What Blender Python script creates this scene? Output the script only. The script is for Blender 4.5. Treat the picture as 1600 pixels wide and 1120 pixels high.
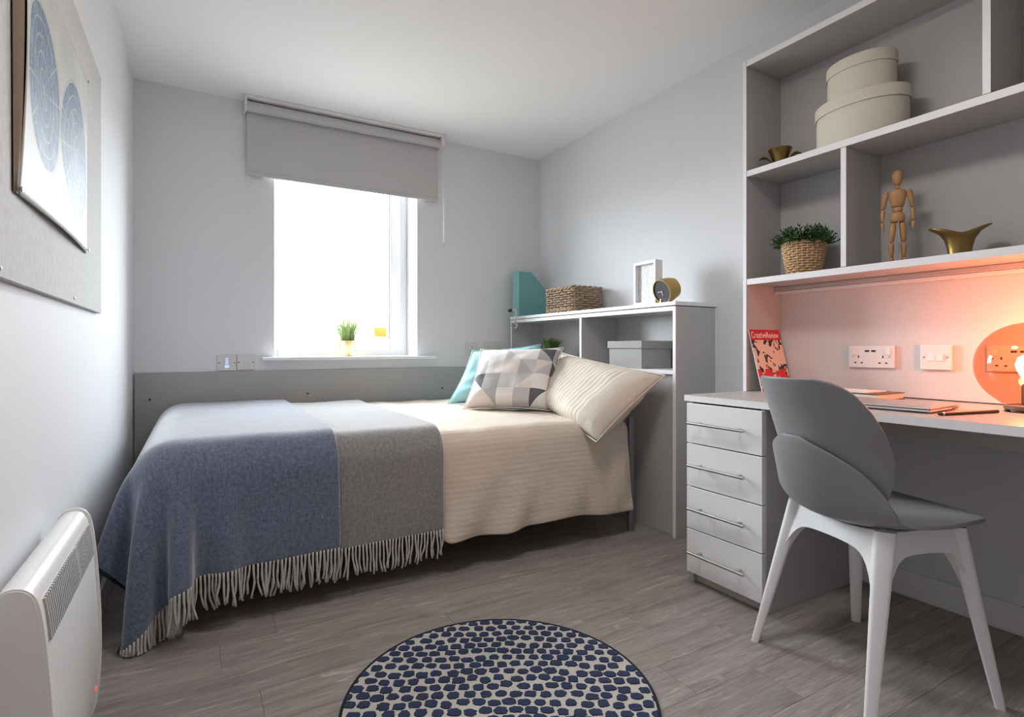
import bpy, bmesh, math, random
import numpy as np
from mathutils import Vector, Matrix, noise as mnoise
random.seed(7)
PI = math.pi
for o in list(bpy.data.objects):
    bpy.data.objects.remove(o)
SC = bpy.context.scene
COL = SC.collection

# ------------------------------------------------------------------ camera
CAM_H = 0.935
cam_d = bpy.data.cameras.new('camera')
cam_d.sensor_width = 36.0
cam_d.lens = 858.0 / 1600.0 * 36.0
cam_d.shift_y = -17.0 / 1600.0
cam_d.clip_start = 0.02
cam = bpy.data.objects.new('camera', cam_d)
COL.objects.link(cam)
cam.location = (0, 0, CAM_H)
cam.rotation_euler = (PI / 2, 0, math.radians(-29.9))
SC.camera = cam

# ------------------------------------------------------------------ world, lights, exposure
WORLD_STRENGTH = 39.0
w = bpy.data.worlds.new('overcast_sky')
SC.world = w
w.use_nodes = True
_t = w.node_tree
_tc = _t.nodes.new('ShaderNodeTexCoord'); _sp = _t.nodes.new('ShaderNodeSeparateXYZ'); _rp = _t.nodes.new('ShaderNodeValToRGB')
_t.links.new(_tc.outputs['Generated'], _sp.inputs[0]); _t.links.new(_sp.outputs[2], _rp.inputs[0])
_rp.color_ramp.elements[0].position = 0.0; _rp.color_ramp.elements[0].color = (0.20, 0.20, 0.19, 1)     # ground below the horizon
_rp.color_ramp.elements[1].position = 0.012; _rp.color_ramp.elements[1].color = (0.885, 0.945, 1.0, 1)   # even overcast sky
_t.links.new(_rp.outputs[0], _t.nodes['Background'].inputs[0])
w.node_tree.nodes['Background'].inputs[1].default_value = WORLD_STRENGTH

pd = bpy.data.lights.new('window_portal', 'AREA')      # samples the sky through the window
pd.shape = 'RECTANGLE'
pd.size = 0.92
pd.size_y = 1.34
pd.cycles.is_portal = True
po = bpy.data.objects.new('window_portal', pd)
COL.objects.link(po)
po.location = (0.867, 3.925, 1.545)
po.rotation_euler = (-PI / 2, 0, 0)

FILL_LAMP_W = 12.0  # power of the added, unseen fill lamp
SC.view_settings.view_transform = 'Standard'
SC.view_settings.look = 'None'
SC.view_settings.gamma = 1.0
SC.view_settings.use_curve_mapping = False
SC.view_settings.exposure = 0.07
SC.cycles.use_denoising = True
SC.cycles.filter_width = 0.9
SC.cycles.diffuse_bounces = 6
SC.cycles.transparent_max_bounces = 16
SC.cycles.sample_clamp_indirect = 8.0

# ------------------------------------------------------------------ materials
def srgb(r, g, b):
    f = lambda c: (c / 255 / 12.92) if c / 255 <= 0.04045 else ((c / 255 + 0.055) / 1.055) ** 2.4
    return (f(r), f(g), f(b), 1.0)

class N:
    """tiny node helper"""
    def __init__(s, name):
        s.m = bpy.data.materials.new(name)
        s.m.use_nodes = True
        s.t = s.m.node_tree
        s.b = s.t.nodes['Principled BSDF']
        s.out = s.t.nodes['Material Output']
    def n(s, typ, **kw):
        nd = s.t.nodes.new(typ)
        for k, v in kw.items():
            setattr(nd, k, v)
        return nd
    def l(s, a, b):
        s.t.links.new(a, b)
    def coord(s, which='Object', scale=(1, 1, 1), rot=(0, 0, 0), loc=(0, 0, 0)):
        tc = s.n('ShaderNodeTexCoord')
        mp = s.n('ShaderNodeMapping')
        mp.inputs['Scale'].default_value = scale
        mp.inputs['Rotation'].default_value = rot
        mp.inputs['Location'].default_value = loc
        s.l(tc.outputs[which], mp.inputs[0])
        return mp.outputs[0]
    def noise(s, vec, scale, detail=3, rough=0.5, dist=0.0):
        t = s.n('ShaderNodeTexNoise')
        t.inputs['Scale'].default_value = scale
        t.inputs['Detail'].default_value = detail
        t.inputs['Roughness'].default_value = rough
        t.inputs['Distortion'].default_value = dist
        s.l(vec, t.inputs['Vector'])
        return t.outputs['Fac']
    def ramp(s, fac, stops, interp='LINEAR'):
        r = s.n('ShaderNodeValToRGB')
        r.color_ramp.interpolation = interp
        el = r.color_ramp.elements
        while len(el) < len(stops):
            el.new(0.5)
        for e, (p, c) in zip(el, stops):
            e.position = p
            e.color = c
        s.l(fac, r.inputs[0])
        return r.outputs[0]
    def math(s, op, a, b=None, c=None):
        m = s.n('ShaderNodeMath', operation=op)
        for i, x in enumerate((a, b, c)):
            if x is None:
                continue
            if isinstance(x, (int, float)):
                m.inputs[i].default_value = x
            else:
                s.l(x, m.inputs[i])
        return m.outputs[0]
    def mix(s, fac, a, b, blend='MIX'):
        m = s.n('ShaderNodeMix', data_type='RGBA', blend_type=blend)
        for sock, x in ((m.inputs[0], fac), (m.inputs[6], a), (m.inputs[7], b)):
            if isinstance(x, (int, float)):
                sock.default_value = x
            elif isinstance(x, tuple):
                sock.default_value = x
            else:
                s.l(x, sock)
        return m.outputs[2]
    def bump(s, h, strength=0.2, dist=0.002):
        b = s.n('ShaderNodeBump')
        b.inputs['Strength'].default_value = strength
        b.inputs['Distance'].default_value = dist
        s.l(h, b.inputs['Height'])
        s.l(b.outputs[0], s.b.inputs['Normal'])
    def base(s, c):
        if isinstance(c, tuple):
            s.b.inputs['Base Color'].default_value = c
        else:
            s.l(c, s.b.inputs['Base Color'])
    def sep(s, vec):
        x = s.n('ShaderNodeSeparateXYZ')
        s.l(vec, x.inputs[0])
        return x.outputs

M = {}
def scl(c, k):
    return (min(c[0] * k, 1), min(c[1] * k, 1), min(c[2] * k, 1), 1)

def plain(name, c, rough=0.5, metal=0.0, var=0.05, nscale=30.0, bump=0.05, bdist=0.0005, spec=0.5, sheen=0.0):
    k = N(name)
    v = k.coord()
    f = k.noise(v, nscale, 4)
    k.base(k.ramp(f, [(0.25, scl(c, 1 - var)), (0.75, scl(c, 1 + var))]))
    k.b.inputs['Roughness'].default_value = rough
    k.b.inputs['Metallic'].default_value = metal
    k.b.inputs['Specular IOR Level'].default_value = spec
    if sheen:
        k.b.inputs['Sheen Weight'].default_value = sheen
        k.b.inputs['Sheen Roughness'].default_value = 0.4
    if bump:
        k.bump(f, bump, bdist)
    M[name] = k.m
    return k

plain('wall_paint', (0.715, 0.725, 0.745, 1), 0.75, var=0.012, nscale=220, bump=0.05, bdist=0.0006, spec=0.3)
plain('ceiling_paint', (0.86, 0.86, 0.85, 1), 0.85, var=0.01, nscale=180, bump=0.04, spec=0.2)
plain('white_paint', (0.78, 0.78, 0.79, 1), 0.4, var=0.01, nscale=60)
plain('reveal_paint', (0.80, 0.80, 0.81, 1), 0.6, var=0.01, nscale=60)
plain('laminate', (0.47, 0.46, 0.455, 1), 0.42, var=0.02, nscale=90, bump=0.03)
plain('desk_panel', (0.66, 0.65, 0.64, 1), 0.5, var=0.015, nscale=90, bump=0.03)
plain('laminate_edge', (0.80, 0.80, 0.805, 1), 0.38, var=0.01, nscale=90, bump=0.0)
plain('panel_grey', (0.36, 0.365, 0.36, 1), 0.5, var=0.02, nscale=60, bump=0.03)
plain('upvc', (0.86, 0.86, 0.87, 1), 0.25, var=0.005, nscale=20, bump=0)
plain('white_plastic', (0.80, 0.79, 0.78, 1), 0.3, var=0.01, nscale=40, bump=0)
plain('ivory_plastic', (0.66, 0.64, 0.62, 1), 0.35, var=0.01, nscale=40, bump=0)
plain('heater_white', (0.84, 0.83, 0.815, 1), 0.28, var=0.01, nscale=40, bump=0.02)
plain('grille_grey', (0.42, 0.41, 0.40, 1), 0.45, var=0.03, nscale=60, bump=0)
plain('dark_slot', (0.035, 0.034, 0.034, 1), 0.6, var=0.05, nscale=40, bump=0)
plain('black_plastic', (0.012, 0.012, 0.013, 1), 0.4, var=0.05, nscale=40, bump=0)
plain('steel', (0.56, 0.55, 0.53, 1), 0.32, 1.0, var=0.04, nscale=120, bump=0.02)
plain('bed_metal', (0.30, 0.305, 0.315, 1), 0.4, 0.6, var=0.03, nscale=80, bump=0.02)
plain('chrome', (0.75, 0.75, 0.75, 1), 0.15, 1.0, var=0.02, nscale=40, bump=0)
plain('brass', (0.30, 0.20, 0.07, 1), 0.36, 1.0, var=0.12, nscale=25, bump=0.05)
plain('gold', (0.78, 0.62, 0.32, 1), 0.3, 1.0, var=0.04, nscale=25, bump=0)
plain('clock_gold', (0.45, 0.30, 0.10, 1), 0.38, 0.8, var=0.06, nscale=25, bump=0)
plain('clock_face', (0.045, 0.045, 0.055, 1), 0.4, var=0.05, bump=0)
plain('chair_grey', (0.265, 0.268, 0.275, 1), 0.42, var=0.03, nscale=220, bump=0.06, bdist=0.0004)
plain('chair_white', (0.83, 0.83, 0.84, 1), 0.36, var=0.01, nscale=120, bump=0.02)
plain('blind_fabric', (0.5, 0.5, 0.5, 1), 0.8, var=0.03, nscale=300, bump=0.1, bdist=0.0004)
plain('mattress_white', (0.7, 0.69, 0.67, 1), 0.9, var=0.03, nscale=80, bump=0.1)
plain('turquoise_board', (0.165, 0.36, 0.37, 1), 0.6, var=0.03, nscale=60, bump=0.02)
plain('turquoise_light', (0.235, 0.46, 0.465, 1), 0.6, var=0.03, nscale=60, bump=0.02)
plain('wicker', (0.33, 0.235, 0.155, 1), 0.65, var=0.5, nscale=70, bump=0.2, bdist=0.001)
plain('seagrass', (0.56, 0.36, 0.19, 1), 0.6, var=0.28, nscale=90, bump=0.2, bdist=0.001)
plain('seagrass_dark', (0.20, 0.11, 0.055, 1), 0.7, var=0.3, nscale=90, bump=0.2, bdist=0.001)
plain('leaf_dark', (0.035, 0.085, 0.022, 1), 0.5, var=0.5, nscale=30, bump=0)
plain('leaf_green', (0.085, 0.165, 0.03, 1), 0.5, var=0.5, nscale=25, bump=0)
plain('leaf_pale', (0.30, 0.40, 0.15, 1), 0.5, var=0.4, nscale=25, bump=0)
plain('soil', (0.03, 0.022, 0.016, 1), 0.9, var=0.3, nscale=120, bump=0.3)
plain('linen_box', (0.64, 0.60, 0.50, 1), 0.8, var=0.04, nscale=260, bump=0.15, bdist=0.0005)
plain('felt_box', (0.36, 0.355, 0.35, 1), 0.85, var=0.14, nscale=160, bump=0.2, bdist=0.0006)
plain('wood_figure', (0.50, 0.27, 0.12, 1), 0.45, var=0.12, nscale=18, bump=0.02)
plain('paper', (0.82, 0.80, 0.77, 1), 0.8, var=0.02, nscale=50, bump=0)
plain('poster_back', (0.22, 0.17, 0.125, 1), 0.8, var=0.08, nscale=30, bump=0)
plain('red_print', (0.62, 0.018, 0.025, 1), 0.4, var=0.04, nscale=30, bump=0)
plain('aluminium', (0.62, 0.61, 0.60, 1), 0.34, 0.9, var=0.02, nscale=200, bump=0.02)
plain('book_dark', (0.16, 0.12, 0.10, 1), 0.5, var=0.2, nscale=30, bump=0)
plain('pages', (0.74, 0.66, 0.56, 1), 0.8, var=0.1, nscale=200, bump=0.1)
plain('cushion_back', (0.03, 0.03, 0.036, 1), 0.85, var=0.1, nscale=120, bump=0.1)
plain('turquoise_fabric', (0.36, 0.66, 0.70, 1), 0.85, var=0.05, nscale=160, bump=0.12, sheen=0.2)
plain('sticker_yellow', (0.85, 0.52, 0.10, 1), 0.5, var=0.15, nscale=40, bump=0)
plain('fringe_yarn', (0.56, 0.525, 0.475, 1), 0.9, var=0.12, nscale=150, bump=0.2)
plain('rug_cream', (0.56, 0.53, 0.475, 1), 0.95, var=0.12, nscale=300, bump=0.5, bdist=0.002)
plain('rug_navy', (0.021, 0.034, 0.085, 1), 0.95, var=0.35, nscale=260, bump=0.5, bdist=0.002, sheen=0.12)
plain('rug_edge', (0.012, 0.016, 0.03, 1), 0.9, var=0.2, nscale=200, bump=0.3)
plain('blanket_trim', (0.012, 0.014, 0.02, 1), 0.9, var=0.2, nscale=100, bump=0.1)
plain('noticeboard_felt', (0.47, 0.465, 0.455, 1), 0.8, var=0.10, nscale=60, bump=0.15, bdist=0.0006)

def emissive(name, c, s, base=(0.8, 0.8, 0.8, 1)):
    k = N(name)
    k.base(base)
    k.b.inputs['Emission Color'].default_value = c
    v = k.coord()
    f = k.noise(v, 5, 1)
    k.l(k.math('MULTIPLY_ADD', f, 0.05 * s, s * 0.975), k.b.inputs['Emission Strength'])
    M[name] = k.m
emissive('bulb_glow', (1.0, 0.62, 0.34, 1), 14.0)
emissive('fill_lamp_glow', (1.0, 0.95, 0.88, 1), 3.0)  # glowing face of the added fill lamp
emissive('led_blue', (0.38, 0.52, 1.0, 1), 0.9, (0.5, 0.55, 0.8, 1))
emissive('led_red', (1.0, 0.08, 0.06, 1), 1.2, (0.5, 0.02, 0.02, 1))

def glassy(name, tint, refl=0.5):
    k = N(name)
    k.t.nodes.remove(k.b)
    tr = k.n('ShaderNodeBsdfTransparent')
    v = k.coord()
    f = k.noise(v, 3, 1)
    k.l(k.ramp(f, [(0.3, tint), (0.7, scl(tint, 0.98))]), tr.inputs[0])
    gl = k.n('ShaderNodeBsdfGlossy')
    gl.inputs['Roughness'].default_value = 0.01
    fr = k.n('ShaderNodeLayerWeight')
    fr.inputs[0].default_value = 0.5
    ms = k.n('ShaderNodeMixShader')
    k.l(k.math('MULTIPLY_ADD', k.math('POWER', fr.outputs['Facing'], 4.0), refl, 0.035), ms.inputs[0])
    k.l(tr.outputs[0], ms.inputs[1])
    k.l(gl.outputs[0], ms.inputs[2])
    k.l(ms.outputs[0], k.out.inputs[0])
    M[name] = k.m
glassy('window_glass', (0.97, 0.98, 0.98, 1), 0.5)
glassy('copper_glass', (0.86, 0.57, 0.44, 1), 0.35)
glassy('clear_glass', (0.98, 0.98, 0.98, 1), 0.8)

# floor planks: grain along X, each plank its own offset
k = N('floor_vinyl')
oi = k.n('ShaderNodeObjectInfo')
tc = k.n('ShaderNodeTexCoord')
off = k.n('ShaderNodeVectorMath', operation='SCALE')
off.inputs[0].default_value = (37.0, 19.0, 7.0)
k.l(oi.outputs['Random'], off.inputs['Scale'])
add = k.n('ShaderNodeVectorMath', operation='ADD')
k.l(tc.outputs['Object'], add.inputs[0]); k.l(off.outputs[0], add.inputs[1])
mp = k.n('ShaderNodeMapping'); mp.inputs['Scale'].default_value = (1.0, 9.0, 1.0)
k.l(add.outputs[0], mp.inputs[0])
mp2 = k.n('ShaderNodeMapping'); mp2.inputs['Scale'].default_value = (4.0, 110.0, 1.0)
k.l(add.outputs[0], mp2.inputs[0])
n1 = k.noise(mp.outputs[0], 2.2, 5, 0.6, 1.2)
n2 = k.noise(mp2.outputs[0], 3.0, 3, 0.6, 0.3)
mp3 = k.n('ShaderNodeMapping'); mp3.inputs['Scale'].default_value = (1.6, 11.0, 1.0)
k.l(add.outputs[0], mp3.inputs[0])
n3 = k.noise(mp3.outputs[0], 1.6, 6, 0.62, 2.0)
c1 = k.ramp(n1, [(0.25, srgb(133, 124, 119)), (0.5, srgb(164, 155, 149)), (0.78, srgb(184, 176, 170))])
c2 = k.mix(k.ramp(n2, [(0.38, (0, 0, 0, 1)), (0.68, (0.55, 0.55, 0.55, 1))]), c1, srgb(106, 98, 93))
c3 = k.mix(k.ramp(n3, [(0.60, (0, 0, 0, 1)), (0.68, (0.55, 0.55, 0.55, 1))]), c2, srgb(208, 198, 189))
hs = k.n('ShaderNodeHueSaturation')
k.l(k.math('MULTIPLY_ADD', oi.outputs['Random'], 0.13, 0.93), hs.inputs['Value'])
k.l(c3, hs.inputs['Color'])
k.base(hs.outputs[0])
k.b.inputs['Roughness'].default_value = 0.46
k.b.inputs['Specular IOR Level'].default_value = 0.4
k.bump(n2, 0.12, 0.001)
M['floor_vinyl'] = k.m
plain('floor_joint', (0.09, 0.08, 0.075, 1), 0.8, var=0.1, bump=0)

# woven wool (blue and grey)
def wool(name, dark, light, sheen):
    k = N(name)
    v = k.coord('UV', (1, 1, 1))
    a = k.noise(v, 240, 4, 0.7)
    b = k.noise(k.coord('UV', (260, 26, 1)), 1.0, 3, 0.6)
    g = k.noise(v, 75, 3, 0.7)
    f = k.math('ADD', k.math('ADD', k.math('MULTIPLY', a, 0.4), k.math('MULTIPLY', b, 0.25)), k.math('MULTIPLY', g, 0.35))
    k.base(k.ramp(f, [(0.37, dark), (0.62, light)]))
    k.b.inputs['Roughness'].default_value = 0.9
    k.b.inputs['Specular IOR Level'].default_value = 0.2
    k.b.inputs['Sheen Weight'].default_value = sheen
    k.b.inputs['Sheen Roughness'].default_value = 0.45
    k.bump(a, 0.5, 0.003)
    M[name] = k.m
wool('wool_blue', srgb(66, 75, 98), srgb(126, 135, 156), 1.0)
wool('wool_grey', srgb(106, 105, 105), srgb(160, 158, 155), 1.0)

# satin stripe bed linen: UV in metres, stripes across v
def linen(name, c, step, strength, lo=0.93, plain_after=None):
    k = N(name)
    uv = k.coord('UV')
    s = k.sep(uv)
    wv = k.math('SINE', k.math('MULTIPLY', s[1], 2 * PI / step))
    f = k.math('MULTIPLY_ADD', wv, 0.5, 0.5)
    if plain_after is not None:
        f = k.math('MULTIPLY', f, k.math('LESS_THAN', s[1], plain_after))
    k.base(k.ramp(f, [(0.3, scl(c, lo)), (0.7, c)]))
    k.b.inputs['Roughness'].default_value = 0.7
    k.b.inputs['Sheen Weight'].default_value = 0.15
    nz = k.math('ADD', k.noise(uv, 9, 4, 0.6), k.noise(k.coord('UV', (2.5, 8, 1), (0, 0, 0.35)), 1.0, 4, 0.55, 0.8))
    k.bump(k.math('ADD', k.math('MULTIPLY', f, strength), k.math('MULTIPLY', nz, 1.3)), 0.4, 0.012)
    M[name] = k.m
linen('duvet_linen', (0.66, 0.565, 0.46, 1), 0.022, 0.10, 0.975)
linen('pillow_linen', (0.69, 0.61, 0.51, 1), 0.030, 0.35, 0.86, 0.64)

# ------------------------------------------------------------------ object helpers
MW = {}
def mw(o):
    if o is None:
        return Matrix.Identity(4)
    m = Matrix.LocRotScale(o.location, o.rotation_euler, o.scale)
    return mw(o.parent) @ m

def tag(o, label=None, cat=None, group=None, kind=None):
    if label: o['label'] = label
    if cat: o['category'] = cat
    if group: o['group'] = group
    if kind: o['kind'] = kind
    return o

def thing(name, label, cat, loc=(0, 0, 0), rotz=0.0, group=None):
    o = bpy.data.objects.new(name, None)
    o.empty_display_size = 0.05
    COL.objects.link(o)
    o.location = loc
    o.rotation_euler = (0, 0, rotz)
    return tag(o, label, cat, group)

def obj(name, bm, mat, parent=None, world=True, smooth=False, label=None, kind=None, origin=None):
    """one mesh object; coordinates are world unless world=False (then local to parent)"""
    if world and parent is not None:
        bmesh.ops.transform(bm, matrix=mw(parent).inverted(), verts=bm.verts)
    if origin is not None:
        bmesh.ops.translate(bm, vec=-Vector(origin), verts=bm.verts)
    me = bpy.data.meshes.new(name)
    bm.normal_update()
    bm.to_mesh(me)
    bm.free()
    mats = mat if isinstance(mat, (list, tuple)) else [mat]
    for m in mats:
        me.materials.append(M[m])
    if smooth:
        for p in me.polygons:
            p.use_smooth = True
        if smooth != 'all':
            try:
                me.set_sharp_from_angle(angle=math.radians(smooth if isinstance(smooth, (int, float)) and smooth > 1 else 40))
            except Exception:
                pass
    o = bpy.data.objects.new(name, me)
    COL.objects.link(o)
    if parent is not None:
        o.parent = parent
    if origin is not None:
        o.location = origin
    if label: o['label'] = label
    if kind: o['kind'] = kind
    return o

def B():
    return bmesh.new()

def box(bm, x0, x1, y0, y1, z0, z1, bev=0.0, seg=2):
    x0, x1 = min(x0, x1), max(x0, x1); y0, y1 = min(y0, y1), max(y0, y1); z0, z1 = min(z0, z1), max(z0, z1)
    r = bmesh.ops.create_cube(bm, size=1.0)
    vs = r['verts']
    bmesh.ops.scale(bm, vec=(x1 - x0, y1 - y0, z1 - z0), verts=vs)
    bmesh.ops.translate(bm, vec=((x0 + x1) / 2, (y0 + y1) / 2, (z0 + z1) / 2), verts=vs)
    if bev > 0:
        es = list({e for v in vs for e in v.link_edges})
        bmesh.ops.bevel(bm, geom=es, offset=bev, segments=seg, profile=0.5, affect='EDGES')
    return bm

def bx(name, dims, mat, parent, bev=0.0015, seg=1, **kw):
    return obj(name, box(B(), *dims, bev=bev, seg=seg), mat, parent, **kw)

def lathe(bm, prof, seg=32, center=(0, 0, 0), sx=1.0, sy=1.0, cap0=False, cap1=False):
    rings = []
    for (r, z) in prof:
        if r < 1e-6:
            rings.append([bm.verts.new((center[0], center[1], center[2] + z))])
        else:
            rings.append([bm.verts.new((center[0] + r * sx * math.cos(2 * PI * i / seg), center[1] + r * sy * math.sin(2 * PI * i / seg), center[2] + z)) for i in range(seg)])
    for a, b in zip(rings, rings[1:]):
        for i in range(seg):
            j = (i + 1) % seg
            if len(a) == 1 and len(b) == 1:
                continue
            if len(a) == 1:
                bm.faces.new((a[0], b[j], b[i]))
            elif len(b) == 1:
                bm.faces.new((a[i], a[j], b[0]))
            else:
                bm.faces.new((a[i], a[j], b[j], b[i]))
    if cap0 and len(rings[0]) > 1: bm.faces.new(rings[0][::-1])
    if cap1 and len(rings[-1]) > 1: bm.faces.new(rings[-1])
    bmesh.ops.recalc_face_normals(bm, faces=bm.faces)
    return bm

def tube(bm, pts, r, seg=8, closed=False, r2=None, caps=True):
    """round tube along points; r may be a list"""
    pts = [Vector(p) for p in pts]
    n = len(pts)
    rings = []
    up = Vector((0.0131, 0.0172, 1.0)).normalized()
    prev = None
    for i, p in enumerate(pts):
        if closed:
            t = (pts[(i + 1) % n] - pts[i - 1])
        else:
            t = pts[min(i + 1, n - 1)] - pts[max(i - 1, 0)]
        if t.length < 1e-9: t = Vector((0, 0, 1))
        t.normalize()
        if prev is None:
            a = t.cross(up)
            if a.length < 0.05: a = t.cross(Vector((1, 0, 0)))
        else:
            a = prev - t * prev.dot(t)
            if a.length < 1e-6: a = t.cross(up)
        a.normalize()
        prev = a
        b = t.cross(a)
        rr = r[i] if isinstance(r, (list, tuple)) else r
        rb = rr if r2 is None else r2
        rings.append([bm.verts.new(p + a * (rr * math.cos(2 * PI * q / seg)) + b * (rb * math.sin(2 * PI * q / seg))) for q in range(seg)])
    m = n if closed else n - 1
    for i in range(m):
        A_, B_ = rings[i], rings[(i + 1) % n]
        for q in range(seg):
            s = (q + 1) % seg
            bm.faces.new((A_[q], A_[s], B_[s], B_[q]))
    if caps and not closed:
        bm.faces.new(rings[0][::-1]); bm.faces.new(rings[-1])
    return bm

def rod(bm, a, b, r, seg=10):
    return tube(bm, [a, b], r, seg)

def prism(bm, pts, vec):
    """extrude a planar polygon (list of 3D points) by vec"""
    a = [bm.verts.new(p) for p in pts]
    b = [bm.verts.new(Vector(p) + Vector(vec)) for p in pts]
    bm.faces.new(a); bm.faces.new(b[::-1])
    n = len(pts)
    for i in range(n):
        j = (i + 1) % n
        bm.faces.new((a[j], a[i], b[i], b[j]))
    bmesh.ops.recalc_face_normals(bm, faces=bm.faces)
    return bm

def grid_faces(bm, V, nu, nv, flip=False, uvf=None):
    """V[i][j]"""
    uvl = bm.loops.layers.uv.verify() if uvf else None
    for i in range(nu - 1):
        for j in range(nv - 1):
            q = [(i, j), (i + 1, j), (i + 1, j + 1), (i, j + 1)]
            if flip: q = q[::-1]
            f = bm.faces.new([V[a][b] for a, b in q])
            if uvl:
                for lp, (a, b) in zip(f.loops, q):
                    lp[uvl].uv = uvf(a, b)

def cut_rows(lo, hi, n):
    return [lo + (hi - lo) * i / n for i in range(n + 1)]

# ------------------------------------------------------------------ the room
XL, XR, YB, YF, ZC = -0.298, 2.325, 3.615, -1.55, 2.40
WX0, WX1, WZ0, WZ1 = 0.410, 1.324, 0.878, 2.20      # window opening
WT = 0.30                                            # back wall thickness

floor = obj('floor', box(B(), XL - 0.1, XR + 0.1, YF - 0.1, YB + 0.1, -0.10, -0.006), 'floor_joint')
tag(floor, 'grey brown wood-effect plank floor', 'floor', kind='structure')
rng = random.Random(3)
pw, pl = 0.152, 1.22
y = YF
row = 0
while y < YB - 0.001:
    y1 = min(y + pw, YB)
    x = XL - rng.uniform(0.1, 1.1)
    while x < XR - 0.001:
        a, b = max(x, XL), min(x + pl, XR)
        if b - a > 0.01:
            g = 0.0003
            p = obj('plank', box(B(), a + g, b - g, y + g, y1 - g, -0.006, 0.0, bev=0.0004, seg=1), 'floor_vinyl', floor)
        x += pl
    y += pw
    row += 1

wb = B()
box(wb, XL - 0.1, WX0, YB, YB + WT, 0, ZC)
box(wb, WX1, XR + 0.1, YB, YB + WT, 0, ZC)
box(wb, WX0, WX1, YB, YB + WT, 0, WZ0 - 0.022)
box(wb, WX0, WX1, YB, YB + WT, WZ1, ZC)
tag(obj('wall_back', wb, 'wall_paint'), 'pale grey window wall above the bed', 'wall', kind='structure')
tag(obj('wall_left', box(B(), XL - 0.1, XL, YF, YB, 0, ZC), 'wall_paint'), 'pale grey wall with the noticeboard and heater', 'wall', kind='structure')
tag(obj('wall_right', box(B(), XR, XR + 0.1, YF, YB, 0, ZC), 'wall_paint'), 'pale grey wall behind the desk and bookcase', 'wall', kind='structure')
tag(obj('wall_front', box(B(), XL - 0.1, XR + 0.1, YF - 0.1, YF, 0, ZC), 'wall_paint'), 'pale grey wall opposite the window', 'wall', kind='structure')
tag(obj('ceiling', box(B(), XL - 0.1, XR + 0.1, YF - 0.1, YB + WT, ZC, ZC + 0.1), 'ceiling_paint'), 'plain off-white ceiling', 'ceiling', kind='structure')

def baseboard(name, dims, label):
    o = obj(name, box(B(), *dims, bev=0.004, seg=2), 'laminate_edge')
    tag(o, label, 'baseboard', kind='structure')
baseboard('baseboard_right', (XR - 0.014, XR - 0.0005, YF + 0.02, 1.236, 0.0, 0.096), 'pale skirting board under the desk')
baseboard('baseboard_left', (XL + 0.0005, XL + 0.015, YF + 0.02, YB - 0.03, 0.0, 0.096), 'pale skirting board along the heater wall')

# window: fixed frame, sash, pane, handle, sill
win = thing('window_1', 'white plastic window with a blown-out bright view', 'window', (0.867, 3.86, WZ0))
tag(win, kind='structure')
fy0, fy1 = 3.835, 3.905
fx0, fx1, fz0, fz1 = WX0, WX1, WZ0, WZ1
fr = B()
fw = 0.045
box(fr, fx0, fx0 + fw, fy0, fy1, fz0, fz1, 0.004); box(fr, fx1 - fw, fx1, fy0, fy1, fz0, fz1, 0.004)
box(fr, fx0 + fw, fx1 - fw, fy0, fy1, fz0, fz0 + fw, 0.004); box(fr, fx0 + fw, fx1 - fw, fy0, fy1, fz1 - fw, fz1, 0.004)
obj('window_frame', fr, 'upvc', win)
gx0, gx1, gz0, gz1 = 0.492, 1.196, 1.000, 2.09
sa = B()
sx0, sx1, sz0, sz1 = fx0 + fw + .003, fx1 - fw - .003, fz0 + fw + .003, fz1 - fw - .003
box(sa, sx0, gx0, fy0 - 0.016, fy1 - 0.015, sz0, sz1, 0.005); box(sa, gx1, sx1, fy0 - 0.016, fy1 - 0.015, sz0, sz1, 0.005)
box(sa, gx0, gx1, fy0 - 0.016, fy1 - 0.015, sz0, gz0, 0.005); box(sa, gx0, gx1, fy0 - 0.016, fy1 - 0.015, gz1, sz1, 0.005)
sash = obj('window_sash', sa, 'upvc', win)
gs = B()
gk = 0.007
for d in ((gx0, gx0 + gk, gz0, gz1), (gx1 - gk, gx1, gz0, gz1), (gx0 + gk, gx1 - gk, gz0, gz0 + gk), (gx0 + gk, gx1 - gk, gz1 - gk, gz1)):
    box(gs, d[0], d[1], fy0 - 0.004, fy0 + 0.03, d[2], d[3])
obj('glazing_gasket', gs, 'grille_grey', sash)
obj('pane', box(B(), gx0 + 0.001, gx1 - 0.001, 3.866, 3.872, gz0 + 0.001, gz1 - 0.001), 'window_glass', win)
hb = B()
box(hb, 1.222, 1.248, 3.806, 3.819, 1.40, 1.47, 0.004)
rod(hb, (1.235, 3.807, 1.45), (1.235, 3.778, 1.45), 0.010)
tube(hb, [(1.235, 3.782, 1.455), (1.236, 3.776, 1.42), (1.238, 3.776, 1.36), (1.236, 3.780, 1.315)], [0.011, 0.012, 0.012, 0.008], 10)
obj('handle', hb, 'upvc', win, smooth=True)
obj('vent_catch', box(box(B(), 0.76, 0.80, 3.806, 3.819, 0.985, 0.995, 0.002), 0.93, 0.97, 3.806, 3.819, 0.985, 0.995, 0.002), 'white_plastic', win)
obj('safety_sticker', box(B(), 1.095, 1.18, 3.8635, 3.8655, 1.012, 1.078), 'sticker_yellow', win, label='small yellow sticker on the glass')
obj('window_sill', box(B(), 0.338, 1.442, 3.545, fy0, WZ0 - 0.022, WZ0, 0.005), 'white_paint', win)

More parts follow.
